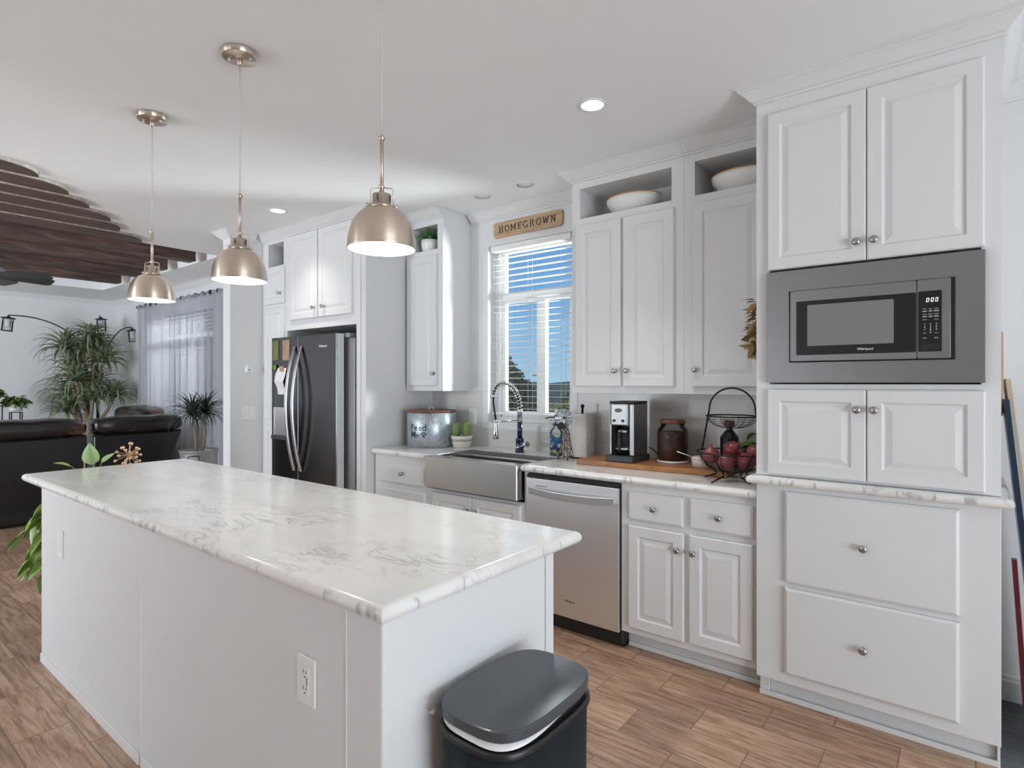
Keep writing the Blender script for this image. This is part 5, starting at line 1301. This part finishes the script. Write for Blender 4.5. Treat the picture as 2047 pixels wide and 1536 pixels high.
b = MB(); b.loops([supell(BA - 0.002, BB_ - 0.002, 0.636), supell(BA, BB_, 0.638), supell(BA, BB_, 0.6585), supell(BA - 0.0015, BB_ - 0.0015, 0.6605), supell(BA - 0.004, BB_ - 0.004, 0.6615), supell(BA - 0.09, BB_ - 0.12, 0.6635)], smooth=False); obj('lid', b, M['lid'], t)
b = MB(); b.box(BX + BA - 0.012, BX + BA + 0.035, BY - 0.05, BY + 0.05, 0.006, 0.016); obj('pedal', b, M['black'], t, 0.003)

# ------------------------------------------------------------------ planter beyond the island end
t = thing('planter', (-4.18, 1.22, 0), 'planter of light green trailing leaves just beyond the far end of the island', 'plant')
b = MB(); b.lathe([(0.10, 0), (0.11, 0.004), (0.145, 0.62), (0.150, 0.66), (0.14, 0.662), (0.13, 0.64)], (-4.18, 1.22, 0), 32); obj('pot', b, M['terra'], t)
b = MB(); b.lathe([(0.128, 0.0), (0.05, 0.01), (0.001, 0.012)], (-4.18, 1.22, 0.632), 24); obj('soil', b, M['soil'], t)
b = MB(); b2 = MB(); r = random.Random(21)
for (p0, p1, p2, n_) in [((-4.15, 1.12, 0.66), (-4.02, 0.93, 0.74), (-3.97, 0.85, 0.42), 9), ((-4.10, 1.15, 0.66), (-3.98, 0.97, 0.73), (-3.93, 0.90, 0.36), 9), ((-4.2, 1.1, 0.66), (-4.05, 0.9, 0.72), (-4.02, 0.82, 0.55), 6), ((-4.12, 1.13, 0.66), (-4.0, 0.95, 0.82), (-3.96, 0.885, 0.66), 6)]:
    p0, p1, p2 = Vector(p0), Vector(p1), Vector(p2); pts = []
    for k in range(n_ * 2 + 1):
        s_ = k / (n_ * 2); pts.append((1 - s_) ** 2 * p0 + 2 * s_ * (1 - s_) * p1 + s_ * s_ * p2)
    b2.tube(pts, 0.003, 6)
    for k in range(4, n_ * 2 + 1):
        ovate(b, pts[k], r.uniform(-2.9, -0.3), r.uniform(-1.1, -0.3), r.uniform(0.09, 0.15), r.uniform(0.05, 0.075), 0.5, r.uniform(-0.7, 0.7))
obj('vine_stem', b2, M['leaf_k'], t); obj('vine_leaves', b, M['leaf_p'], t)
b = MB(); b2 = MB()
for (x, y, z, az, el, L, W) in [(-4.08, 1.150, 0.905, -0.9, 1.35, 0.135, 0.088), (-4.10, 1.20, 0.91, 1.5, 0.75, 0.09, 0.04), (-4.08, 1.05, 0.905, -2.3, 0.35, 0.10, 0.05), (-4.1, 1.16, 0.80, -0.4, 0.9, 0.12, 0.07), (-4.15, 1.25, 0.8, 1.2, 0.6, 0.12, 0.07)]:
    b2.tube([(-4.17, 1.2, 0.64), (-4.14, 1.18, 0.76), (x, y, z)], 0.0028, 6); ovate(b, (x, y, z), az, el, L, W, 0.25, 0.5)
obj('stalks', b2, M['leaf_k'], t); obj('upright_leaves', b, M['leaf_v'], t, label='pale green upright leaves')
b = MB(); b.tube([(-4.15, 1.13, 0.64), (-4.12, 1.12, 0.80), (-4.085, 1.112, 0.95)], 0.004, 6); obj('support_stick', b, M['rawood'], t)
SBX = Vector((-4.10, 1.345, 0.945))
t = thing('starburst_pick', (-4.12, 1.30, 0.64), 'gold starburst ornament on a stick showing above the far island edge', 'ornament')
b = MB(); b.tube([(-4.155, 1.285, 0.64), tuple(SBX)], 0.0028, 6); obj('stick', b, M['gold'], t)
b = MB(); b2 = MB(); r = random.Random(2)
for k in range(22):
    z = 1 - 2 * (k + 0.5) / 22; a = k * 2.39996; q = math.sqrt(1 - z * z)
    d = Vector((q * cos(a), q * sin(a), z)); L = 0.070 * r.uniform(0.85, 1.1); e_ = SBX + d * L
    b.tube([SBX, e_], 0.0021, 6); b2 = MB(); b2.ball(tuple(e_), 0.0095, seg=10, rings=6); obj('tip', b2, M['gold'], t)
b.ball(tuple(SBX), 0.009, seg=10, rings=6); obj('spikes', b, M['gold'], t)
# ------------------------------------------------------------------ living room
def cushion(b, x0, x1, y0, y1, z0, z1, pw=5.0, seg=28, rings=12, fn=None):
    """a soft block: superellipsoid"""
    cx, cy, cz = (x0 + x1) / 2, (y0 + y1) / 2, (z0 + z1) / 2; R = []
    def sp(c, e): return math.copysign(abs(c) ** e, c)
    e = 2 / pw
    for k in range(rings + 1):
        v = -pi / 2 + pi * k / rings; ring = []
        for i in range(seg):
            u = 2 * pi * i / seg
            p = [cx + (x1 - x0) / 2 * sp(cos(v), e) * sp(cos(u), e), cy + (y1 - y0) / 2 * sp(cos(v), e) * sp(sin(u), e), cz + (z1 - z0) / 2 * sp(sin(v), e)]
            if fn: p = fn(p)
            ring.append(tuple(p))
        R.append(ring)
    b.loops(R, True, True, 0, True)
def wob(seed, amp=0.008):
    r = random.Random(seed); ph = [r.uniform(0, 6) for _ in range(6)]
    def f(p):
        w = amp * (sin(p[1] * 16 + ph[0]) * 0.6 + sin(p[1] * 29 + p[0] * 8 + ph[1]) * 0.4 + sin(p[0] * 18 + ph[2]) * 0.4)
        return [p[0] + 0.4 * w, p[1], p[2] + w]
    return f
def recliner(name, y0, y1, label, xb=-7.10, seed=1, taper=0.0):
    """sofa seat unit seen from behind: its back faces +X"""
    t = thing(name, (xb - 0.45, (y0 + y1) / 2, 0), label, 'sofa', 'seats of the dark leather sectional sofa')
    b = MB(); b.box(xb - 0.85, xb - 0.03, y0 + 0.03, y1 - 0.03, 0.03, 0.30); obj('base', b, M['leather'], t, 0.02, 3)
    for yy in (y0 + 0.06, y1 - 0.12):
        b = MB(); b.box(xb - 0.80, xb - 0.72, yy, yy + 0.06, 0, 0.029); b.box(xb - 0.12, xb - 0.06, yy, yy + 0.06, 0, 0.029); obj('foot', b, M['black'], t)
    b = MB(); zs = [(0.06, -0.035), (0.44, -0.012), (0.47, -0.010), (0.83, 0.0), (0.862, -0.02)]
    rings = []
    for z, dx in zs:
        ya, yb = y0 + 0.02, y1 - 0.02 - taper * max(0, (0.86 - z)) ** 1.0
        rings.append([(xb + dx - 0.22, ya, z), (xb + dx, ya, z), (xb + dx, yb, z), (xb + dx - 0.22, yb, z)])
    b.loops(rings); obj('back_panel', b, M['leather'], t, 0.018, 3)
    b = MB(); cushion(b, xb - 0.27, xb + 0.055, y0 + 0.01, y1 - 0.01, 0.850, 1.035, 4.2, 64, 14, wob(seed)); obj('head_cushion', b, M['leather_w'], t)
    b = MB(); cushion(b, xb - 0.40, xb - 0.16, y0 + 0.05, y1 - 0.05, 0.42, 0.95, 4, 40, 12, wob(seed + 3)); obj('back_cushion', b, M['leather_w'], t)
    b = MB(); cushion(b, xb - 0.98, xb - 0.30, y0 + 0.04, y1 - 0.04, 0.26, 0.48, 4, 40, 12, wob(seed + 5)); obj('seat_cushion', b, M['leather_w'], t)
    return t
recliner('sofa_seat', 0.42, 1.978, 'dark brown leather sofa seat at the left edge, its back to the kitchen', seed=2)
recliner('sofa_seat', 1.995, 2.90, 'dark leather sofa seat with tapered back between the gold starburst and the fern-like tub plant', seed=7, taper=0.42)
t = thing('sofa_seat', (-8.45, 2.75, 0), 'dark leather sofa end along the curtained window, only its headrest showing', 'sofa', 'seats of the dark leather sectional sofa')
b = MB(); b.box(-9.2, -8.14, 2.35, 3.12, 0.03, 0.42); obj('base', b, M['leather'], t, 0.03, 3)
for x in (-9.12, -8.24):
    b = MB(); b.box(x, x + 0.07, 2.4, 2.47, 0, 0.029); b.box(x, x + 0.07, 2.95, 3.02, 0, 0.029); obj('foot', b, M['black'], t)
b = MB(); cushion(b, -9.2, -8.12, 2.84, 3.13, 0.36, 0.92, 5, 48, 12, wob(4)); obj('back_cushion', b, M['leather_w'], t)
b = MB(); cushion(b, -9.2, -8.09, 2.78, 3.13, 0.86, 1.085, 3.4, 56, 12, wob(9, 0.014)); obj('head_cushion', b, M['leather_w'], t)

# curtains
def curtain(x0, x1, folds, label, seed):
    t = thing('curtain', ((x0 + x1) / 2, 3.2, 0.02), label, 'curtain', 'sheer curtains of the living room window')
    r = random.Random(seed); n = int((x1 - x0) / 0.012); ph = r.uniform(0, 6); b = MB(); rows = []
    levels = [2.505, 2.478, 2.45, 2.3, 1.9, 1.4, 0.9, 0.4, 0.02]
    for z in levels:
        row = []; g = 1.0 if z > 2.4 else 0.8
        for i in range(n + 1):
            s_ = i / n; x = x0 + (x1 - x0) * s_
            y = 3.205 + 0.042 * g * sin(2 * pi * folds * s_ + ph + 0.5 * sin(5 * s_ + z * 0.7)) + 0.012 * sin(2 * pi * folds * 2.3 * s_ + ph * 2 + z)
            row.append((x, y, z))
        rows.append(row)
    b.loops(rows, False, False, 0, True, False)
    obj('sheer_panel', b, M['curtain'], t)
    b = MB()
    for k in range(int((x1 - x0) / 0.20) + 1):
        x = min(x1 - 0.03, x0 + 0.03 + 0.2 * k)
        b.tube([(x + 0.001, 3.205 + 0.019 * cos(a), 2.492 + 0.019 * sin(a)) for a in [2 * pi * j / 14 for j in range(14)]], 0.012, 6, closed=True)
    obj('gathered_loops', b, M['curt_dk'] if 'curt_dk' in M else M['dkgrey'], t)
    return t
curtain(-9.35, -8.565, 5, 'sheer grey curtain panel at the far left side of the living room window', 3)
curtain(-8.555, -6.68, 11, 'wide sheer grey curtain panel behind the potted spiky tub plant', 5)
t = thing('curtain_rod', (-8.0, 3.205, 2.492), 'thin dark rod carrying the sheer grey curtains', 'curtain rod')
b = MB(); b.tube([(-9.42, 3.205, 2.492), (-6.60, 3.205, 2.492)], 0.007, 8); b.ball((-9.43, 3.205, 2.492), 0.017, seg=12, rings=8); b.ball((-6.59, 3.205, 2.492), 0.017, seg=12, rings=8); obj('rod', b, M['iron'], t)
for x in (-9.38, -6.64):
    b = MB(); b.box(x - 0.008, x + 0.008, 3.205, 3.3195, 2.484, 2.500); obj('bracket', b, M['iron'], t)

# artificial dracaena tree
DX = -9.85
t = thing('dracaena_tree', (DX, 2.70, 0), 'tall bushy dracaena tree with many strap-leaf heads in the living room corner', 'plant')
b = MB(); b.lathe([(0.15, 0), (0.17, 0.005), (0.20, 0.34), (0.205, 0.36), (0.19, 0.362), (0.18, 0.34)], (DX, 2.70, 0), 32); obj('pot', b, M['terra'], t)
b = MB(); b.lathe([(0.178, 0), (0.05, 0.012), (0.001, 0.014)], (DX, 2.70, 0.335), 24); obj('soil', b, M['soil'], t)
heads = [(0.10, 2.72, 2.08, 0.42), (-0.05, 2.47, 1.90, 0.50), (0.10, 2.88, 1.72, 0.52), (0.12, 2.53, 1.45, 0.58), (0.20, 3.00, 1.22, 0.45), (0.06, 2.44, 1.02, 0.42), (-0.15, 2.62, 1.72, 0.48), (-0.10, 2.85, 1.98, 0.38), (-0.15, 2.86, 1.40, 0.46), (0.0, 2.66, 1.90, 0.42), (-0.2, 2.55, 1.25, 0.5), (0.22, 2.72, 1.18, 0.44)]
for k, (dx, y, z, L) in enumerate(heads):
    b = MB(); base = Vector((DX + 0.05 * cos(k * 2.4), 2.70 + 0.06 * sin(k * 2.4), 0.33)); top = Vector((DX + dx, y, z))
    mid = (base + top) / 2 + Vector((0.03 * sin(k * 3), 0.05 * cos(k * 2), 0.05))
    b.tube([base, base.lerp(mid, 0.5) + Vector((0.01, -0.01, 0)), mid, mid.lerp(top, 0.5) + Vector((-0.01, 0.015, 0)), top], [0.034, 0.030, 0.027, 0.022, 0.016], 10); obj('trunk', b, M['trunk'], t)
    b = MB(); rosette(b, (DX + dx, y, z - 0.03), 50, L, 0.058, 40 + k, 0.0, 1.45, 2.5, lim=(-10.60, 3.27, 0.4)); obj('leaf_head', b, M['leaf_d'], t)

# three-arm arc lamp
t = thing('arc_floor_lamp', (-10.05, 2.90, 0), 'dark floor lamp with three arched arms ending in lantern shades', 'floor lamp')
PXL, PYL = -10.05, 2.90
b = MB(); b.lathe([(0.15, 0), (0.155, 0.005), (0.15, 0.025), (0.03, 0.03)], (PXL, PYL, 0), 32); obj('base', b, M['iron'], t)
b = MB(); b.tube([(PXL, PYL, 0.03), (PXL, PYL, 1.45)], 0.020, 12); b.tube([(PXL, PYL, 1.45), (PXL, PYL, 2.16)], 0.008, 10); obj('pole', b, M['iron'], t)
def bez(p0, p1, p2, p3, n=20):
    p0, p1, p2, p3 = map(Vector, (p0, p1, p2, p3))
    return [(1 - s) ** 3 * p0 + 3 * (1 - s) ** 2 * s * p1 + 3 * (1 - s) * s * s * p2 + s ** 3 * p3 for s in [k / n for k in range(n + 1)]]
def lantern(par, p, tilt, R=0.062, Hh=0.165):
    Mx = Matrix.Translation(p) @ Matrix.Rotation(tilt, 4, 'X')
    b = MB(); b.lathe([(0.008, 0.0), (0.012, -0.012), (0.020, -0.022), (R + 0.018, -0.036), (R + 0.018, -0.042), (R, -0.044)], M=Mx, seg=24); sh = obj('lantern_cap', b, M['iron'], par)
    b = MB(); b.lathe([(R + 0.002, -0.046 - Hh), (R + 0.003, -0.040 - Hh), (R, -0.036 - Hh)], M=Mx, seg=24)
    for k in range(4):
        a = 2 * pi * k / 4 + 0.4; b.tube([Mx @ Vector((R * cos(a), R * sin(a), -0.044)), Mx @ Vector((R * cos(a), R * sin(a), -0.044 - Hh))], 0.0022, 5)
    obj('lantern_cage', b, M['iron'], sh)
    b = MB(); b.lathe([(R - 0.003, -0.046), (R - 0.003, -0.04 - Hh)], M=Mx, seg=24, cap0=False, cap1=False); obj('lantern_glass', b, M['smoke'] if 'smoke' in M else M['jarglass'], sh)
    b = MB(); b.lathe([(0.030, -0.060), (0.032, -0.064), (0.032, -0.15), (0.030, -0.155)], M=Mx, seg=20); obj('inner_shade', b, M['shade'], sh)
for pts, tilt in (((( PXL, PYL, 1.42), (-10.02, 2.85, 1.95), (-9.95, 2.45, 2.34), (-9.90, 1.862, 2.292)), -0.10), (((PXL, PYL, 1.42), (-10.02, 2.95, 1.95), (-9.95, 3.14, 2.28), (-9.90, 3.290, 2.232)), 0.10)):
    c = bez(*pts); b = MB(); b.tube(c, 0.0075, 8); ar = obj('arm', b, M['iron'], t); lantern(ar, c[-1] - Vector((0, 0, 0.002)), tilt)
b = MB(); b.tube([(PXL, PYL, 2.15), (PXL + 0.005, PYL + 0.012, 2.27), (PXL + 0.01, PYL + 0.02, 2.40)], 0.0065, 8); ar = obj('arm', b, M['iron'], t); lantern(ar, Vector((PXL + 0.05, PYL + 0.025, 2.375)), 0.03)

# spiky plant in a zinc tub
t = thing('tub_plant', (-6.42, 2.765, 0), 'spiky dark green dracaena in a round zinc tub by the curtain', 'plant')
TXc, TYc = -6.42, 2.765
b = MB(); b.lathe([(0.145, 0), (0.15, 0.004), (0.168, 0.30), (0.180, 0.64), (0.190, 0.672), (0.196, 0.680), (0.190, 0.686), (0.178, 0.66), (0.17, 0.60)], (TXc, TYc, 0), 40); tb = obj('tub', b, M['tub'], t)
b = MB(); u = Vector((0.78, -0.62, 0)); v = Vector((0.62, 0.78, 0)); c = Vector((TXc, TYc, 0)) + u * 0.188
b.tube([c + v * 0.050 + Vector((0, 0, 0.630)), c + v * 0.040 + u * 0.012 + Vector((0, 0, 0.633)), c - v * 0.040 + u * 0.012 + Vector((0, 0, 0.633)), c - v * 0.050 + Vector((0, 0, 0.630)), c - v * 0.062 + u * 0.016 + Vector((0, 0, 0.560)), c + v * 0.062 + u * 0.016 + Vector((0, 0, 0.560))], 0.005, 8, closed=True); obj('tub_handle', b, M['iron'], tb)
b = MB(); b.lathe([(0.170, 0), (0.05, 0.012), (0.001, 0.014)], (TXc, TYc, 0.60), 24); obj('soil', b, M['soil'], t)
for k, (dx, dy, z) in enumerate(((0.0, -0.065, 1.08), (-0.02, 0.075, 1.10))):
    b = MB(); b.tube([(TXc + 0.01, TYc + 0.3 * dy, 0.605), (TXc + 0.02, TYc + 0.7 * dy, 0.82), (TXc + dx, TYc + dy, z)], [0.016, 0.013, 0.012], 8); obj('stem', b, M['trunk'], t)
    b = MB(); rosette(b, (TXc + dx, TYc + dy, z - 0.03), 70, 0.39, 0.022, 70 + k, -0.3, 1.5, 2.0, lim=(-7.0, 3.13, 0.62)); obj('leaf_head', b, M['leaf_y'], t)

# plant stands by the left wall
def stand(x, y, h, w, label, plabel, seed, pot_h, spread):
    t = thing('plant_stand', (x, y, 0), label, 'plant stand', 'black plant stands by the left wall')
    b = MB(); b.box(x - w, x + w, y - w, y + w, h - 0.015, h); obj('shelf', b, M['white_pl'], t, 0.003)
    b = MB(); ring_pts = [(x - w, y - w, h - 0.02), (x + w, y - w, h - 0.02), (x + w, y + w, h - 0.02), (x - w, y + w, h - 0.02)]; b.tube(ring_pts, 0.006, 6, closed=True); obj('frame', b, M['iron'], t)
    for px, py, _ in ring_pts:
        b = MB(); b.tube([(px, py, h - 0.02), (px, py, 0.0)], 0.0065, 6); obj('leg', b, M['iron'], t)
    q = thing('bushy_houseplant', (x, y, h + 0.0005), plabel, 'plant', 'bushy houseplants on the black stands')
    b = MB(); b.lathe([(0.06, 0), (0.065, 0.003), (0.08, pot_h), (0.072, pot_h), (0.068, pot_h - 0.01)], (x, y, h + 0.0005), 24); obj('pot', b, M['white_cer'], q)
    b = MB(); r = random.Random(seed)
    for k in range(150):
        a = r.uniform(0, 2 * pi); e_ = r.uniform(-0.35, 1.2); rr_ = spread * r.uniform(0.35, 1.0)
        p = (x + rr_ * cos(a) * cos(e_), y + rr_ * sin(a) * cos(e_), h + pot_h + 0.05 + rr_ * 0.75 * sin(e_))
        ovate(b, p, a + r.uniform(-0.7, 0.7), r.uniform(-0.9, 0.3), r.uniform(0.06, 0.10), r.uniform(0.03, 0.05), 0.5, r.uniform(-0.8, 0.8))
    obj('leaves', b, M['leaf_k'], q)
    b = MB()
    for k in range(8): a = 2 * pi * k / 8; b.tube([(x, y, h + pot_h - 0.005), (x + 0.4 * spread * cos(a), y + 0.4 * spread * sin(a), h + pot_h + 0.08)], 0.003, 5)
    obj('stems', b, M['trunk'], q)
stand(-10.05, 1.965, 1.02, 0.055, 'slim black plant stand left of the dracaena tree', 'bushy bright green houseplant left of the dracaena tree', 31, 0.06, 0.13)
stand(-9.95, 1.70, 1.12, 0.09, 'taller black plant stand at the left picture edge', 'dark green houseplant cut by the left picture edge', 33, 0.10, 0.09)

# ceiling beams inside the tray, and the round-ended boards below the flat ceiling
def beam(xn, w, zb, zt, y1, label):
    b = MB(); b.box(xn - w, xn, -2.98, y1, zb, zt)
    o = obj('ceiling_beam', b, M['beam'], None, 0.006, 2, origin=(xn - w / 2, 0, zb)); setp(o, label, 'beam', 'dark beams in the ceiling tray')
beam(-6.23, 0.145, 2.655, 2.80, 2.655, 'dark wooden ceiling beam nearest the kitchen in the ceiling tray')
beam(-6.93, 0.145, 2.655, 2.80, 2.655, 'second dark wooden ceiling beam from the kitchen in the ceiling tray')
beam(-7.60, 0.145, 2.655, 2.80, 2.655, 'third dark wooden ceiling beam from the kitchen in the ceiling tray')
beam(-8.33, 0.145, 2.655, 2.80, 2.655, 'dark wooden ceiling beam farthest from the kitchen, above the fan')
def board(xn, xf, y_tip, y_str, label):
    """flat board under the ceiling running along Y, its end rounded toward the far side"""
    z0, z1 = 2.666, H - 0.0008
    P = [(xn, -2.6), (xn, y_str)]
    for k in range(1, 11):
        a = pi / 2 * k / 10
        P.append((xf + (xn - xf) * cos(a), y_str + (y_tip - y_str) * sin(a)))
    P += [(xf, -2.6)]
    t = thing('ceiling_board', ((xn + xf) / 2, 0, z0), label, 'board', 'round-ended boards under the ceiling')
    b = MB(); b.prism(P, z0, z0 + 0.004, 'z'); obj('face', b, M['board'], t)
    b = MB(); b.prism(P, z0 + 0.0041, z1, 'z'); obj('edge', b, M['board_edge'], t, label='pale edge')
board(-4.30, -4.495, 0.985, 0.72, 'round-ended brown board nearest the kitchen under the ceiling')
board(-4.545, -4.755, 1.20, 0.95, 'second round-ended brown board from the kitchen under the ceiling')
board(-4.81, -5.00, 1.385, 1.15, 'third round-ended brown board from the kitchen under the ceiling')
board(-5.06, -5.28, 1.60, 1.36, 'fourth round-ended brown board from the kitchen under the ceiling')
board(-5.335, -5.57, 1.75, 1.60, 'fifth round-ended brown board from the kitchen under the ceiling')
board(-5.635, -5.89, 2.02, 1.80, 'round-ended brown board farthest from the kitchen, beside the ceiling tray')

FXc, FYc, FZ = -7.46, 1.12, 2.455
t = thing('ceiling_fan', (FXc, FYc, FZ), 'dark ceiling fan with broad blades hanging below the wooden beams', 'ceiling fan')
b = MB(); b.lathe([(0.05, TZ - 0.001), (0.055, TZ - 0.05), (0.014, TZ - 0.07), (0.014, FZ + 0.11)], (FXc, FYc, 0), 24); obj('downrod', b, M['fan'], t)
b = MB(); b.lathe([(0.03, 0.11), (0.10, 0.09), (0.13, 0.04), (0.13, 0.0), (0.09, -0.05), (0.03, -0.07)], (FXc, FYc, FZ), 32); obj('motor_housing', b, M['fan'], t)
for k in range(8):
    a = radians(52 + 45 * k); Rk = Matrix.Translation((FXc, FYc, FZ - 0.005)) @ Matrix.Rotation(a, 4, 'Z') @ Matrix.Rotation(radians(-15), 4, 'X')
    b = MB(); b.prism([(0.10, -0.045), (0.62, -0.080), (0.66, -0.055), (0.66, 0.060), (0.63, 0.080), (0.10, 0.045)], -0.004, 0.004, 'z', M=Rk); obj('blade', b, M['fan'], t, 0.001)

# ------------------------------------------------------------------ leaning things right of the tower
def leaner(name, x_top, z_top, x_bot, y0, y1, th, m, label, cat):
    b = MB(); b.loops([[(x_bot, y0, 0.0045), (x_bot + th, y0, 0.0045), (x_bot + th, y1, 0.0045), (x_bot, y1, 0.0045)], [(x_top, y0, z_top), (x_top + th, y0, z_top), (x_top + th, y1, z_top), (x_top, y1, z_top)]])
    return setp(obj(name, b, m, None, 0.002, origin=(x_bot, y0, 0.0045)), label, cat)
leaner('leaning_canvas', 0.130, 1.332, 0.252, 2.90, 3.02, 0.020, M['navypanel'], 'dark navy panel leaning on the right side of the microwave tower', 'panel')
leaner('leaning_board', 0.142, 1.412, 0.285, 3.03, 3.24, 0.018, M['beige'], 'beige board leaning behind the dark navy panel right of the tower', 'board')
leaner('leaning_plank', 0.153, 0.730, 0.195, 2.86, 2.89, 0.016, M['burg'], 'dark burgundy panel leaning low beside the tower, left of the navy one', 'panel')
t = thing('hanging_board', (0.125, 3.0, 1.26), 'narrow tan wooden board hanging on the right side of the tower', 'board')
b = MB(); b.prism([(2.96, 1.30), (3.02, 1.26), (3.07, 1.32), (3.08, 1.5), (3.05, 1.60), (2.98, 1.60), (2.95, 1.48)], 0.1165, 0.134, 'x'); obj('plank', b, M['rawood'], t, 0.004)
b = MB(); b.tube([(0.125, 3.015, 1.60), (0.121, 3.015, 1.635)], 0.002, 6); obj('hook', b, M['white_pl'], t)

# ------------------------------------------------------------------ outdoors
b = MB(); b.box(-160, 60, 3.6, 160, -0.55, -0.5); o = struct('ground_outside', b, M['grassy'])
def foliage(b, c, rx, ry, rz, n, ls, seed, fn=None):
    r = random.Random(seed)
    for k in range(n):
        z = r.uniform(-1, 1); a = r.uniform(0, 2 * pi); q = math.sqrt(1 - z * z) * r.uniform(0.55, 1) ; zz = z * r.uniform(0.6, 1)
        s_ = fn(zz) if fn else 1
        p = (c[0] + rx * q * cos(a) * s_, c[1] + ry * q * sin(a) * s_, c[2] + rz * zz)
        ovate(b, p, r.uniform(0, 2 * pi), r.uniform(-0.8, 0.9), ls * r.uniform(0.6, 1.3), ls * r.uniform(0.4, 0.7), 0.3, r.uniform(-1.5, 1.5), n=2)
t = thing('juniper_tree', (-10.05, 12.2, -0.5), 'dark evergreen tree outside the kitchen window on its left side', 'tree')
b = MB(); b.tube([(-10.05, 12.2, -0.5), (-10.0, 12.2, 0.4), (-10.08, 12.2, 1.4)], [0.14, 0.11, 0.05], 8); obj('trunk', b, M['trunk'], t)
b = MB(); foliage(b, (-10.0, 12.2, 1.05), 1.30, 1.2, 1.45, 5200, 0.13, 5, lambda z: max(0.12, 1.0 - 0.62 * (z + 0.25)) if z > -0.25 else 1.0); obj('crown', b, M['conifer'], t)
r = random.Random(17)
spots = [(-11.6, 15.6, 0.80, 'yellow-green bush in the middle of the view below the evergreen', 'bush2'), (-8.6, 13.4, 0.65, 'rounded bush below the right window pane', 'bush'), (-13.6, 17.0, 0.85, 'bush behind the evergreen tree', 'bush'), (-15.2, 21.0, 1.0, 'far bush left of the window mullion', 'bush'), (-12.3, 19.6, 0.9, 'bush beyond the window mullion', 'bush2'), (-10.3, 17.4, 0.8, 'dull green bush seen through the lower right pane', 'bush'), (-9.4, 15.4, 0.7, 'bush close to the right side of the window view', 'bush2'), (-14.0, 23.9, 1.1, 'largest far bush under the hills', 'bush'), (-16.6, 27.4, 1.2, 'farthest bush below the hill line', 'bush'), (-7.4, 11.2, 0.45, 'low bush nearest to the kitchen window', 'bush')]
for k, (x, y, s_, lb_, m_) in enumerate(spots):
    t = thing('bush', (x, y, -0.5), lb_, 'bush', 'bushes outside the kitchen window')
    b = MB(); foliage(b, (x, y, -0.5 + s_ * 0.62), s_ * 1.05, s_ * 0.95, s_ * 0.75, 620, 0.17 * s_ + 0.05, 50 + k); obj('leaves', b, M[m_], t)
    b = MB(); b.tube([(x, y, -0.5), (x + 0.05, y, -0.5 + s_ * 0.7)], [0.05, 0.02], 6); obj('stem', b, M['trunk'], t)
b = MB(); rr = random.Random(9); rows = []
for j, yy in enumerate((46, 60, 78)):
    row = []
    for i in range(160):
        x = -95 + i * 0.62
        row.append((x, yy, (-0.5, 1.0, 1.55)[j] + (0, 1, 1)[j] * (0.28 * sin(x * 0.31 + j) + 0.16 * sin(x * 1.7 + j * 2) + rr.uniform(-0.10, 0.16))))
    rows.append(row)
b.loops(rows, False, False, 0, True, False)
o = struct('hills', b, M['hill'])
t = thing('utility_pole', (-18.45, 26.0, -0.5), 'small dark utility pole on the skyline outside the window', 'pole')
b = MB(); b.tube([(-18.45, 26.0, -0.5), (-18.45, 26.0, 1.95)], 0.06, 8); obj('post', b, M['trunk'], t)
b = MB(); b.box(-18.85, -18.05, 25.96, 26.04, 1.78, 1.86); obj('crossarm', b, M['trunk'], t)
